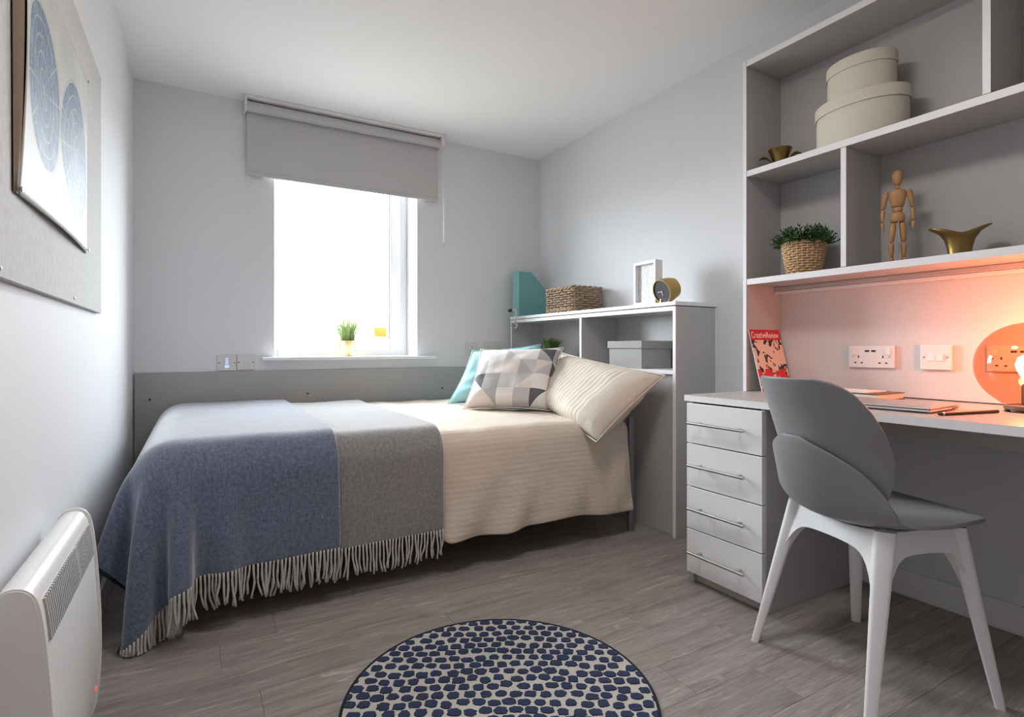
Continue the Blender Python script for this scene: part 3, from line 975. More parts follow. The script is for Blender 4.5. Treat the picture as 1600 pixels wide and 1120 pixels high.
# gold pot with grass on the sill
wp = thing('potted_grass', 'grassy plant in a shiny gold pot on the window sill', 'plant', (0.868, 3.70, WZ0))
obj('pot', lathe(B(), [(0, 0), (0.044, 0), (0.046, 0.003), (0.054, 0.100), (0.055, 0.103), (0.051, 0.103), (0.049, 0.088), (0, 0.087)], 32, (0.868, 3.70, WZ0)), 'gold', wp, smooth=True)
obj('foliage', grass(B(), (0.868, 3.70, WZ0 + 0.087), 300, 0.040, 0.225, 0.11, 0.0030, random.Random(4)), 'leaf_pale', wp, kind='stuff')

# ------------------------------------------------------------------ wall plates
def plate(t, cx, cy, cz, w_, h_, face, mat='white_plastic', th=0.010):
    """plate on a wall; face 'y' looks to -Y, 'x' looks to -X. returns box maker in plate coordinates (a across, b up)"""
    def pb(a0, a1, b0, b1, d0, d1, bev=0.0):
        bm = B()
        if face == 'y':
            box(bm, cx + a0, cx + a1, cy - d1, cy - d0, cz + b0, cz + b1, bev, 1)
        else:
            box(bm, cx - d1, cx - d0, cy - a1, cy - a0, cz + b0, cz + b1, bev, 1)
        return bm
    obj('face_plate', pb(-w_ / 2, w_ / 2, -h_ / 2, h_ / 2, 0.0, th, 0.002), mat, t)
    return pb

def double_socket(name, label, c, face, w_=0.168, h_=0.087, group=None):
    t = thing(name, label, 'socket', c, group=group)
    pb = plate(t, *c, w_, h_, face, th=0.012)
    for s_ in (-1, 1):
        obj('rocker_switch', pb(s_ * 0.062 - 0.009, s_ * 0.062 + 0.009, 0.008, 0.032, 0.0122, 0.0155, 0.001), 'upvc', t)
        for (a, b, w1, h1) in ((s_ * 0.045, 0.0, 0.0022, 0.0048), (s_ * 0.045 - 0.012, -0.024, 0.004, 0.0025), (s_ * 0.045 + 0.012, -0.024, 0.004, 0.0025)):
            obj('pin_hole', pb(a - w1, a + w1, b - h1, b + h1, 0.0121, 0.0124), 'dark_slot', t)
        obj('screw', pb(s_ * 0.068 - 0.003, s_ * 0.068 + 0.003, -0.003, 0.003, 0.0121, 0.0128), 'steel', t)
    for a in (-0.013, 0.011):
        obj('usb_port', pb(a - 0.008, a + 0.008, 0.019, 0.026, 0.0121, 0.0124), 'dark_slot', t)
    return t

BPX = XR - 0.0125       # face of the panel behind the desk
double_socket('power_socket', 'white double socket with USB ports above the laptop', (BPX - 0.0005, 1.170, 0.899), 'x')
double_socket('power_socket', 'white double socket with USB ports seen through the glass lamp', (BPX - 0.0005, 0.720, 0.899), 'x')
t = thing('light_switch', 'white two-gang switch between the desk sockets', 'switch', (BPX - 0.0005, 0.950, 0.900))
pb = plate(t, BPX - 0.0005, 0.950, 0.900, 0.096, 0.090, 'x', th=0.014)
obj('rocker_switch', pb(-0.024, -0.001, -0.013, 0.013, 0.0142, 0.0172, 0.001), 'upvc', t)
obj('rocker_switch', pb(0.001, 0.024, -0.013, 0.013, 0.0142, 0.0185, 0.001), 'upvc', t)
for s_ in (-1, 1):
    obj('screw', pb(s_ * 0.036 - 0.003, s_ * 0.036 + 0.003, -0.003, 0.003, 0.0142, 0.0150), 'steel', t)
# back wall plates
t = thing('control_switch', 'pale control plate with blue glowing level lights by the window', 'switch', (0.155, YB - 0.0005, 0.846))
pb = plate(t, 0.155, YB - 0.0005, 0.846, 0.100, 0.092, 'y', 'ivory_plastic')
obj('light_window', pb(-0.016, 0.016, -0.034, 0.034, 0.0102, 0.0106), 'ivory_plastic', t)
for i in range(4):
    obj('level_light', pb(-0.008, 0.008, -0.006 + i * 0.010, -0.001 + i * 0.010, 0.0108, 0.0114), 'led_blue', t)
obj('level_light', pb(-0.012, 0.012, -0.028, -0.014, 0.0108, 0.0114), 'led_blue', t)
for s_ in (-1, 1):
    obj('screw', pb(s_ * 0.040 - 0.003, s_ * 0.040 + 0.003, -0.003, 0.003, 0.0102, 0.0109), 'dark_slot', t)
t = thing('isolator_switch', 'plain pale switch plate right beside the glowing control plate', 'switch', (0.255, YB - 0.0005, 0.848))
pb = plate(t, 0.255, YB - 0.0005, 0.848, 0.094, 0.090, 'y', 'ivory_plastic')
obj('rocker_switch', pb(-0.010, 0.010, -0.014, 0.014, 0.0102, 0.014, 0.001), 'ivory_plastic', t)
for s_ in (-1, 1):
    obj('screw', pb(s_ * 0.038 - 0.003, s_ * 0.038 + 0.003, -0.003, 0.003, 0.0102, 0.0109), 'dark_slot', t)
t = thing('power_socket', 'pale single socket on the window wall nearer the window', 'socket', (1.738, YB - 0.0005, 0.925))
pb = plate(t, 1.738, YB - 0.0005, 0.925, 0.10, 0.092, 'y', 'ivory_plastic')
for (a, b) in ((0, 0.012), (-0.012, -0.012), (0.012, -0.012)):
    obj('pin_hole', pb(a - 0.003, a + 0.003, b - 0.004, b + 0.004, 0.0102, 0.0106), 'dark_slot', t)
t = thing('power_socket', 'pale double socket on the window wall beside the bookcase', 'socket', (1.915, YB - 0.0005, 0.93))
pb = plate(t, 1.915, YB - 0.0005, 0.93, 0.165, 0.092, 'y', 'ivory_plastic')
for s_ in (-1, 1):
    for (a, b) in ((0, 0.012), (-0.012, -0.012), (0.012, -0.012)):
        obj('pin_hole', pb(s_ * 0.04 + a - 0.003, s_ * 0.04 + a + 0.003, b - 0.004, b + 0.004, 0.0102, 0.0106), 'dark_slot', t)
    obj('rocker_switch', pb(s_ * 0.012 - 0.006, s_ * 0.012 + 0.006, 0.018, 0.034, 0.0102, 0.013, 0.001), 'ivory_plastic', t)

# ------------------------------------------------------------------ roller blind
bl = thing('roller_blind', 'grey roller blind half drawn over the window', 'blind', (0.86, 3.56, 1.94))
BY = 3.535
BLX0, BLX1 = 0.259, 1.460
bx('headrail', (0.245, 1.490, 3.505, YB - 0.001, ZC - 0.016, ZC - 0.001), 'white_plastic', bl, 0.002)
for x in (0.244, 1.466):
    bx('bracket', (x, x + 0.008, 3.50, YB - 0.002, ZC - 0.085, ZC - 0.0165), 'white_plastic', bl, 0.002)
obj('roller', rod(B(), (0.2525, 3.555, ZC - 0.052), (1.4655, 3.555, ZC - 0.052), 0.030, 28), 'blind_fabric', bl, smooth=True)
FY = 3.555 + 0.0275
bx('fabric', (BLX0, BLX1, FY - 0.001, FY, 1.975, ZC - 0.060), 'blind_fabric', bl, 0)
bx('hem_bar', (BLX0, BLX1, FY - 0.006, FY + 0.004, 1.952, 1.978), 'blind_fabric', bl, 0.003)
cz0, cz1 = 1.66, ZC - 0.055
chn = B()
for yy in (3.515, 3.535):
    n = 110
    tube(chn, [(1.482, yy, cz1 - (cz1 - cz0) * i / n) for i in range(n + 1)], [0.0030 if i % 2 else 0.0018 for i in range(n + 1)], 6)
obj('pull_chain', chn, 'white_plastic', bl, smooth='all')
obj('chain_wheel', rod(B(), (1.4745, 3.53, ZC - 0.05), (1.486, 3.53, ZC - 0.05), 0.026, 20), 'white_plastic', bl, smooth=True)
obj('chain_weight', lathe(B(), [(0, -0.035), (0.009, -0.03), (0.012, -0.01), (0.010, 0.008), (0.004, 0.014), (0, 0.014)], 14, (1.482, 3.525, cz0)), 'clear_glass', bl, smooth=True)

# ------------------------------------------------------------------ noticeboard and poster
nb = thing('noticeboard', 'large grey felt noticeboard on the left wall', 'noticeboard', (XL, 1.7, 1.06))
bx('board', (XL + 0.0005, XL + 0.014, 0.80, 2.344, 1.052, 1.863), 'noticeboard_felt', nb, 0.002)
for (yy, zz) in ((2.330, 1.066), (2.330, 1.850), (1.86, 1.068), (1.22, 1.068)):
    obj('screw', lathe(B(), [(0, 0), (0.0045, 0), (0.0045, 0.001), (0.002, 0.0025), (0, 0.0025)], 10), 'steel', nb, world=False, smooth=True)
    o = nb.children[-1] if nb.children else None
scr = [o for o in bpy.data.objects if o.name.startswith('screw') and o.parent == nb]
for o, (yy, zz) in zip(scr, ((2.330, 1.066), (2.330, 1.850), (1.86, 1.068), (1.22, 1.068))):
    o.location = (0.0142, yy - 1.7, zz - 1.06); o.rotation_euler = (0, PI / 2, 0)

# chart poster: two blue star discs on cream paper (UV = metres along y, z)
k = N('star_chart')
uv = k.coord('UV')
s = k.sep(uv)
base_n = k.noise(uv, 6, 5, 0.6)
col = k.ramp(base_n, [(0.3, srgb(162, 162, 154)), (0.7, srgb(184, 183, 175))])
lines = k.noise(k.coord('UV', (22, 22, 1)), 1.0, 2, 0.5, 3.5)
lm = k.ramp(lines, [(0.485, (0, 0, 0, 1)), (0.5, (0.35, 0.35, 0.35, 1)), (0.515, (0, 0, 0, 1))])
col = k.mix(lm, col, srgb(120, 128, 135))
for (cy, cz, r) in ((1.500, 1.480, 0.168), (1.848, 1.455, 0.172)):
    du = k.math('SUBTRACT', s[0], cy); dv_ = k.math('SUBTRACT', s[1], cz)
    d = k.math('SQRT', k.math('ADD', k.math('MULTIPLY', du, du), k.math('MULTIPLY', dv_, dv_)))
    ringl = k.math('GREATER_THAN', k.math('SINE', k.math('MULTIPLY', d, 190)), 0.93)
    ang = k.math('ARCTAN2', dv_, du)
    ray_ = k.math('GREATER_THAN', k.math('SINE', k.math('MULTIPLY', ang, 12)), 0.985)
    disc = k.ramp(k.noise(uv, 14, 5, 0.65), [(0.3, srgb(54, 70, 94)), (0.55, srgb(78, 96, 122)), (0.75, srgb(118, 138, 150))])
    disc = k.mix(k.math('MULTIPLY', k.math('ADD', ringl, ray_), 0.28), disc, srgb(205, 210, 205))
    fig = k.ramp(k.noise(k.coord('UV', (30, 30, 1)), 1.2, 3, 0.6, 2.5), [(0.49, (0, 0, 0, 1)), (0.51, (0.4, 0.4, 0.4, 1)), (0.53, (0, 0, 0, 1))])
    disc = k.mix(fig, disc, srgb(214, 214, 200))
    col = k.mix(k.math('LESS_THAN', d, r), col, disc)
    rim = k.math('LESS_THAN', k.math('ABSOLUTE', k.math('SUBTRACT', d, r + 0.006)), 0.0018)
    col = k.mix(k.math('MULTIPLY', rim, 0.5), col, srgb(110, 110, 105))
k.base(col)
k.b.inputs['Roughness'].default_value = 0.55
M['star_chart'] = k.m

pt = thing('star_chart_poster', 'cream poster with two round blue star charts pinned up', 'poster', (XL + 0.015, 1.78, 1.23))
bm = B()
nu, nv = 40, 30
V = []
PY0, PY1, PZ0, PZ1 = 1.300, 2.035, 1.212, 1.728
for i in range(nu):
    r = []
    for j in range(nv):
        u, v_ = i / (nu - 1), j / (nv - 1)
        yy = PY0 + (PY1 - PY0) * u; zz = PZ0 + (PZ1 - PZ0) * v_
        lift = 0.004 + 0.012 * math.exp(-u / 0.10) * (1 - math.exp(-(v_ + 0.02) * 4)) + 0.010 * (1 - v_) ** 3 * math.sin(PI * u) + 0.004 * math.sin(u * 9 + v_ * 2) * math.sin(PI * v_)
        if 1 - u < 0.02: lift = 0.0035
        r.append(bm.verts.new((XL + 0.014 + lift, yy, zz)))
    V.append(r)
grid_faces(bm, V, nu, nv, uvf=lambda a, b: (PY0 + (PY1 - PY0) * a / (nu - 1), PZ0 + (PZ1 - PZ0) * b / (nv - 1)))
o = obj('sheet', bm, 'star_chart', pt, smooth='all')
solid(o, 0.0008, 0)
# the near side edge curls back on itself, showing the brown reverse
bm = B()
V = []
for i in range(10):
    a = i / 9 * PI * 0.95
    r = []
    for j in range(12):
        v_ = j / 11
        lf = 0.004 + 0.012 * (1 - math.exp(-(v_ + 0.02) * 4))
        rad = 0.015 + 0.010 * v_
        r.append(bm.verts.new((XL + 0.014 + max(0.003, lf - rad * (1 - math.cos(a))), PY0 - rad * math.sin(a), PZ0 + (PZ1 - PZ0) * v_)))
    V.append(r)
grid_faces(bm, V, 10, 12)
o = obj('curled_edge', bm, 'poster_back', pt, smooth='all', label='brown curled-back paper edge')
solid(o, 0.0008, 0)
for i, (yy, zz) in enumerate(((2.026, 1.718), (2.026, 1.223), (1.310, 1.223))):
    d = lathe(B(), [(0, 0), (0.0012, 0), (0.0012, 0.003), (0.0055, 0.004), (0.005, 0.006), (0, 0.0075)], 12)
    bmesh.ops.transform(d, matrix=Matrix.Translation((XL + 0.0185, yy, zz)) @ Matrix.Rotation(PI / 2, 4, 'Y'), verts=d.verts)
    obj('drawing_pin', d, 'steel', pt, smooth=True)

# ------------------------------------------------------------------ wall heater
ht = thing('panel_heater', 'white electric panel heater on the left wall', 'heater', (XL + 0.05, 1.367, 0.055))
HYa, HYb = 1.114, 1.620
def hprof(grow=0.0):
    """closed profile (x from the wall, z) of the heater body"""
    g = grow
    P_ = [(0.018 - g * 0.4, 0.060 - g), (0.075, 0.058 - g), (0.090 + g, 0.075), (0.100 + g, 0.14), (0.1035 + g, 0.22), (0.102 + g, 0.32), (0.096 + g, 0.42), (0.089 + g, 0.50), (0.083 + g, 0.535 + g * 0.3), (0.074 + g * 0.8, 0.553 + g * 0.7), (0.060, 0.561 + g), (0.044, 0.561 + g), (0.030 - g * 0.3, 0.553 + g * 0.8), (0.018 - g * 0.4, 0.535)]
    for _ in range(2):                       # round the corners off (Chaikin)
        Q_ = []
        for a, b in zip(P_, P_[1:] + P_[:1]):
            Q_ += [(a[0] * 0.75 + b[0] * 0.25, a[1] * 0.75 + b[1] * 0.25), (a[0] * 0.25 + b[0] * 0.75, a[1] * 0.25 + b[1] * 0.75)]
        P_ = Q_
    return P_
def hbody(name, ya, yb, grow, mat, **kw):
    pts = [(XL + x, ya, z) for x, z in hprof(grow)]
    return obj(name, prism(B(), pts, (0, yb - ya, 0)), mat, ht, **kw)
hbody('body', HYa + 0.012, HYb - 0.012, -0.004, 'heater_white', smooth=35)
def ends(name, ya, yb):
    bm = prism(B(), [(XL + x, ya, z) for x, z in hprof(0.001)], (0, yb - ya, 0))
    es = [e for e in bm.edges if abs(e.verts[0].co.y - e.verts[1].co.y) < 1e-6]
    bmesh.ops.bevel(bm, geom=es, offset=0.003, segments=2, affect='EDGES')
    obj(name, bm, 'heater_white', ht, smooth=35)
ends('end_cap', HYa, HYa + 0.0118)
ends('end_cap', HYb - 0.0118, HYb)
# grille recess and its upright fins following the sloping front
def hx(z):
    pr = sorted([(zz, xx) for xx, zz in hprof(-0.004) if xx > 0.06 and zz > 0.07])
    return np.interp(z, [p[0] for p in pr], [p[1] for p in pr])
GZ0, GZ1, GY0, GY1 = 0.455, 0.525, HYa + 0.05, HYb - 0.035
gb = B()
pts = [(XL + hx(z) + 0.0004, z) for z in (GZ0, GZ0 + 0.035, GZ1)]
for (a, b) in zip(pts, pts[1:]):
    v4 = [gb.verts.new(p) for p in ((a[0], GY0, a[1]), (a[0], GY1, a[1]), (b[0], GY1, b[1]), (b[0], GY0, b[1]))]
    gb.faces.new(v4[::-1])
o = obj('grille_recess', gb, 'dark_slot', ht); solid(o, 0.0006, 1)
nf = 34
for i in range(nf + 1):
    yy = GY0 + (GY1 - GY0) * i / nf
    wd = 0.0042 if i != nf // 2 + 4 else 0.007
    poly = [(XL + hx(z) + 0.0005, yy - wd, z) for z in (GZ0, GZ0 + 0.035, GZ1)] + [(XL + hx(z) + 0.0035, yy - wd, z) for z in (GZ1, GZ0 + 0.035, GZ0)]
    obj('grille_fin', prism(B(), poly, (0, 2 * wd, 0)), 'grille_grey', ht)
rb_ = lathe(B(), [(0, 0), (0.006, 0), (0.006, 0.001), (0, 0.002)], 12)
bmesh.ops.transform(rb_, matrix=Matrix.Translation((XL + hx(0.145) + 0.0006, HYb - 0.035, 0.145)) @ Matrix.Rotation(PI / 2, 4, 'Y'), verts=rb_.verts)
obj('indicator_light', rb_, 'led_red', ht, label='small glowing red indicator')
bx('wall_bracket', (XL + 0.0005, XL + 0.0195, HYa + 0.10, HYb - 0.10, 0.15, 0.45), 'grille_grey', ht)

# ------------------------------------------------------------------ desk, pedestal, wall shelves
DZ = 0.745
ds = thing('desk', 'long grey desktop fixed along the wall over the drawers', 'desk', (2.0, 0.85, 0.72))
DX0, DYa, DYb = 1.712, 0.18, 1.580
bx('desktop', (DX0, XR - 0.014, DYa, DYb, DZ - 0.026, DZ), 'laminate', ds, 0.002)
bx('edge_band', (DX0 - 0.0012, DX0 - 0.0001, DYa + 0.002, DYb - 0.002, DZ - 0.024, DZ - 0.002), 'laminate_edge', ds, 0)
bx('apron', (1.93, 1.948, DYa, 1.215, DZ - 0.092, DZ - 0.0265), 'laminate', ds)
bx('end_support', (1.74, XR - 0.014, DYa, DYa + 0.022, 0.0, DZ - 0.0265), 'laminate', ds)
obj('cable_cap', rod(B(), (1.929, 0.58, 0.688), (1.9265, 0.58, 0.688), 0.012, 16), 'grille_grey', ds, smooth=True)

pd_ = thing('drawer_pedestal', 'grey pedestal with four drawers under the desk end', 'drawers', (2.0, 1.39, 0.0))
PYa, PYb = 1.222, 1.558
bx('side_panel', (1.722, XR - 0.016, PYa - 0.004, PYa + 0.014, 0.0, DZ - 0.027), 'laminate', pd_)
bx('side_panel', (1.722, XR - 0.016, PYb - 0.016, PYb, 0.0, DZ - 0.027), 'laminate', pd_)
bx('carcass_back', (1.76, XR - 0.016, PYa + 0.0145, PYb - 0.0165, 0.055, DZ - 0.028), 'dark_slot', pd_, 0)
bx('plinth', (1.742, 1.758, PYa + 0.0145, PYb - 0.0165, 0.0, 0.062), 'laminate', pd_)
zs = [0.716, 0.556, 0.385, 0.217, 0.042]
for i in range(4):
    z1, z0 = zs[i] - 0.002, zs[i + 1] + 0.002
    dr = bx('drawer', (1.702, 1.7215, PYa - 0.003, PYb - 0.001, z0, z1), 'laminate_edge', pd_, 0.0015)
    zc = (z0 + z1) / 2 + 0.004
    hb = B()
    rod(hb, (1.668, 1.268, zc), (1.668, 1.522, zc), 0.0058, 14)
    for yy in (1.305, 1.485):
        rod(hb, (1.7018, yy, zc), (1.668, yy, zc), 0.0045, 10)
    obj('handle', hb, 'steel', dr, smooth=True)

bp = thing('desk_back_panel', 'grey panel on the wall behind the desktop', 'panel', (XR, 0.87, DZ))
bx('board', (XR - 0.012, XR - 0.0005, 0.20, 1.561, DZ + 0.004, 1.206), 'desk_panel', bp, 0)

us = thing('wall_shelf_unit', 'tall grey shelf unit fixed over the desk', 'shelf unit', (2.2, 0.87, DZ))
SX0, SX1, SYa, SYb = 2.075, XR - 0.0005, 0.18, 1.580
bx('side_panel', (SX0, SX1, SYb - 0.018, SYb, DZ + 0.0005, 2.182), 'laminate', us)
bx('side_panel', (SX0, SX1, SYa, SYa + 0.018, DZ + 0.0005, 2.182), 'laminate', us)
for (a, b) in ((SYb - 0.0175, SYb - 0.0005),):
    bx('edge_strip', (SX0 - 0.0012, SX0 - 0.0001, a, b, DZ + 0.001, 2.181), 'laminate_edge', us, 0)
for (z0, z1, nm) in ((2.156, 2.182, 'top'), (1.677, 1.703, 'shelf'), (1.207, 1.233, 'shelf')):
    s_ = bx(nm, (SX0 + 0.001, SX1, SYa + 0.0185, SYb - 0.0185, z0, z1), 'laminate', us)
    bx('edge_strip', (SX0 - 0.0002, SX0 + 0.0009, SYa + 0.019, SYb - 0.019, z0 + 0.0005, z1 - 0.0005), 'laminate_edge', s_, 0)
for (ya, yb, z0, z1) in ((1.140, 1.160, 1.2335, 1.6765), (0.715, 0.736, 1.7035, 2.1555), (0.40, 0.42, 1.2335, 1.6765)):
    s_ = bx('divider', (SX0 + 0.001, SX1 - 0.013, ya, yb, z0, z1), 'laminate', us)
    bx('edge_strip', (SX0 - 0.0002, SX0 + 0.0009, ya + 0.0005, yb - 0.0005, z0 + 0.001, z1 - 0.001), 'laminate_edge', s_, 0)
bx('back_panel', (SX1 - 0.012, SX1, SYa + 0.0185, SYb - 0.0185, 1.2335, 1.6765), 'laminate', us, 0)
bx('back_panel', (SX1 - 0.012, SX1, SYa + 0.0185, SYb - 0.0185, 1.7035, 2.1555), 'laminate', us, 0)
for xx in (2.12, 2.26):
    obj('shelf_peg', lathe(B(), [(0, 0), (0.007, 0), (0.007, -0.003), (0, -0.004)], 12, (xx, 1.545, 1.6768)), 'grille_grey', us, smooth=True)
tl = B()
box(tl, 2.262, XR - 0.013, SYa + 0.02, SYb - 0.0185, 1.188, 1.2065, 0.002, 1)
obj('light_rail', tl, 'laminate', us)
bx('rail_lip', (2.270, XR - 0.013, SYa + 0.02, SYb - 0.0185, 1.176, 1.187), 'laminate_edge', us, 0.001)

# ------------------------------------------------------------------ things on the shelves
SH1, SH0 = 1.7032, 1.2332
def hatbox(name, label, c, ry, rx, h, lid):
    t = thing(name, label, 'box', c)
    s_ = ry
    obj('box_body', lathe(B(), [(0, 0), (0.985, 0), (1.0, 0.004), (1.0, h - 0.008), (0, h - 0.008)], 64, (0, 0, 0), rx, ry), 'linen_box', t, world=False, smooth=40)
    obj('lid', lathe(B(), [(1.015, h - lid), (1.035, h - lid), (1.035, h - 0.004), (1.015, h), (0, h + 0.001)], 64, (0, 0, 0), rx, ry), 'linen_box', t, world=False, smooth=40)
    return t
hatbox('hat_box', 'large cream oval lidded box on the upper shelf', (2.193, 1.150, SH1), 0.160, 0.108, 0.172, 0.045)
hatbox('hat_box', 'smaller cream oval lidded box stacked on the large one', (2.193, 1.150, SH1 + 0.1735), 0.118, 0.086, 0.143, 0.043)

# brass pieces
def flare(bm, c, prof, seg, lip, ph, wave):
    """thin turned vessel whose lip dips and spreads twice round"""
    rings = []
    n = len(prof)
    for q, (r, z) in enumerate(prof):
        f = q / (n - 1)
        ring_ = []
        for i in range(seg):
            a = 2 * PI * i / seg
            w_ = math.cos(2 * (a - ph))
            rr = r * (1 + lip * w_ * f ** 3)
            ring_.append(bm.verts.new((c[0] + rr * math.cos(a), c[1] + rr * math.sin(a), c[2] + z + wave * w_ * f ** 2)))
        rings.append(ring_)
    for a, b in zip(rings, rings[1:]):
        for i in range(seg):
            j = (i + 1) % seg
            bm.faces.new((a[i], a[j], b[j], b[i]))
    bm.faces.new(rings[0][::-1])
    return bm
t = thing('brass_vase', 'brass bowl with two wide flaring lips on the lower shelf', 'vase', (2.185, 0.835, SH0))
o = obj('bowl', flare(B(), (2.185, 0.835, SH0), [(0.030, 0), (0.031, 0.012), (0.033, 0.03), (0.038, 0.054), (0.048, 0.074), (0.064, 0.088)], 48, 0.30, math.radians(-60), 0.013), 'brass', t, smooth='all')
solid(o, 0.002, -1)
t = thing('brass_cup', 'small brass cup with curled leaf handles on the upper shelf', 'cup', (2.185, 1.478, SH1))
o = obj('cup', lathe(B(), [(0, 0.004), (0.021, 0), (0.024, 0.02), (0.033, 0.05), (0.046, 0.084), (0.048, 0.086)], 40, (2.185, 1.478, SH1)), 'brass', t, smooth='all')
solid(o, 0.002, -1)
dirv = Vector((0.46, -0.888, 0))
for s_ in (-1, 1):
    bm = B()
    pts, rr = [], []
    for e in range(12):
        f = e / 11
        pts.append(Vector((2.185, 1.478, SH1)) + dirv * s_ * (0.024 + 0.060 * f) + Vector((0, 0, 0.018 + 0.105 * f - 0.070 * f * f)))
        rr.append(0.004 + 0.017 * math.sin(PI * min(1, f * 1.02)) ** 1.2)
    V = []
    side_ = Vector((0.888, 0.46, 0))
    for p, r_ in zip(pts, rr):
        V.append([bm.verts.new(p + side_ * (r_ * q) + Vector((0, 0, 0.25 * r_ * q * q))) for q in (-1, -0.5, 0, 0.5, 1)])
    grid_faces(bm, V, 12, 5)
    o = obj('leaf_handle', bm, 'brass', t, smooth='all')
    solid(o, 0.002, 0)

# bushy plant in a woven basket pot
pc = (2.170, 1.362, SH0)
t = thing('basket_plant', 'bushy green plant in a woven straw pot on the shelf', 'plant', pc)
bm = B(); bd = B()
NSt = 26
for rw in range(13):
    z = pc[2] + 0.006 + rw * 0.0098
    R_ = 0.058 + 0.022 * (rw / 12) ** 0.8
    pts = []
    for q in range(NSt * 4):
        a = 2 * PI * q / (NSt * 4)
        r_ = R_ + 0.0030 * math.cos(PI * q / 4 + (rw % 2) * PI)
        pts.append((pc[0] + r_ * math.cos(a), pc[1] + r_ * math.sin(a), z))
    tube(bm, pts, 0.0046, 6, closed=True)
obj('weave', bm, 'seagrass', t, smooth='all', kind='stuff')
obj('pot_liner', lathe(B(), [(0, 0.003), (0.054, 0.003), (0.0755, 0.118), (0.070, 0.118), (0, 0.112)], 32, pc), 'seagrass_dark', t, smooth=True)
for q in range(NSt):
    a = 2 * PI * q / NSt
    obj('stake', tube(B(), [(pc[0] + r_ * math.cos(a), pc[1] + r_ * math.sin(a), pc[2] + z) for r_, z in ((0.058, 0.003), (0.071, 0.06), (0.080, 0.124))], 0.0036, 6), 'seagrass', t, smooth='all')
rim = B()
for s_ in range(2):
    tube(rim, [(pc[0] + (0.081 + 0.003 * math.cos(q * 1.1 + s_ * PI)) * math.cos(2 * PI * q / 100), pc[1] + (0.081 + 0.003 * math.cos(q * 1.1 + s_ * PI)) * math.sin(2 * PI * q / 100), pc[2] + 0.128 + 0.003 * math.sin(q * 1.1 + s_ * PI)) for q in range(100)], 0.0042, 6, closed=True)
obj('rim', rim, 'seagrass', t, smooth='all')
bm = B(); rg = random.Random(12)
for sprig in range(520):
    a = rg.uniform(0, 2 * PI); el = math.acos(rg.uniform(0.16, 1.0))
    L_ = rg.uniform(0.050, 0.088)
    d = Vector((math.sin(el) * math.cos(a), math.sin(el) * math.sin(a), math.cos(el) * 0.95))
    b0 = Vector(pc) + Vector((0.035 * math.cos(a), 0.035 * math.sin(a), 0.116))
    for lf in range(9):
        f = 0.3 + 0.7 * lf / 8
        p = b0 + d * (L_ * f)
        d2 = (d + Vector((rg.uniform(-1, 1), rg.uniform(-1, 1), rg.uniform(-0.6, 1)))).normalized()
        sd = d2.cross(Vector((rg.uniform(-1, 1), rg.uniform(-1, 1), rg.uniform(-1, 1)))).normalized()
        ll = 0.015
        v4 = [bm.verts.new(x) for x in (p, p + d2 * ll * 0.5 + sd * 0.0034, p + d2 * ll, p + d2 * ll * 0.5 - sd * 0.0034)]
        bm.faces.new(v4)
obj('foliage', bm, 'leaf_dark', t, kind='stuff')

# jointed wooden artist's figure
mc = Vector((2.185, 1.020, SH0))
fig = thing('artist_mannequin', 'jointed wooden artist figure standing on the shelf', 'figurine', mc, math.radians(-62))
# local axes: x = figure's side, y = depth
def fp(name, bm, **kw):
    return obj(name, bm, 'wood_figure', fig, world=False, smooth='all', **kw)
fp('stand_base', lathe(B(), [(0, 0), (0.042, 0), (0.042, 0.008), (0.038, 0.011), (0, 0.011)], 32))
obj('stand_rod', rod(B(), (0.006, -0.014, 0.011), (0.002, -0.012, 0.158), 0.0018, 8), 'chrome', fig, world=False, smooth=True)
fp('head', lathe(B(), [(0, 0.283), (0.008, 0.285), (0.0125, 0.295), (0.0165, 0.308), (0.0175, 0.320), (0.0145, 0.331), (0.007, 0.337), (0, 0.338)], 20, (0, 0, 0), 1.0, 1.1))
fp('neck', lathe(B(), [(0, 0.270), (0.007, 0.272), (0.0065, 0.280), (0.007, 0.286), (0, 0.287)], 14))
fp('chest', lathe(B(), [(0, 0.206), (0.018, 0.207), (0.021, 0.22), (0.0265, 0.248), (0.0255, 0.262), (0.014, 0.271), (0, 0.273)], 24, (0, 0, 0), 1.0, 0.62))
fp('waist', lathe(B(), [(0, 0.186), (0.013, 0.189), (0.0155, 0.197), (0.014, 0.205), (0, 0.207)], 18, (0, 0, 0), 1.0, 0.75))
fp('hips', lathe(B(), [(0, 0.150), (0.020, 0.152), (0.0235, 0.160), (0.021, 0.178), (0.0165, 0.187), (0, 0.188)], 24, (0, 0, 0), 1.0, 0.68))
def limb(name, a, b, r0, rm, r1):
    a, b = Vector(a), Vector(b)
    return fp(name, tube(B(), [a, a.lerp(b, 0.04), a.lerp(b, 0.25), a.lerp(b, 0.6), a.lerp(b, 0.95), b], [r0 * 0.5, r0, rm, (rm + r1) / 2, r1, r1 * 0.5], 14))
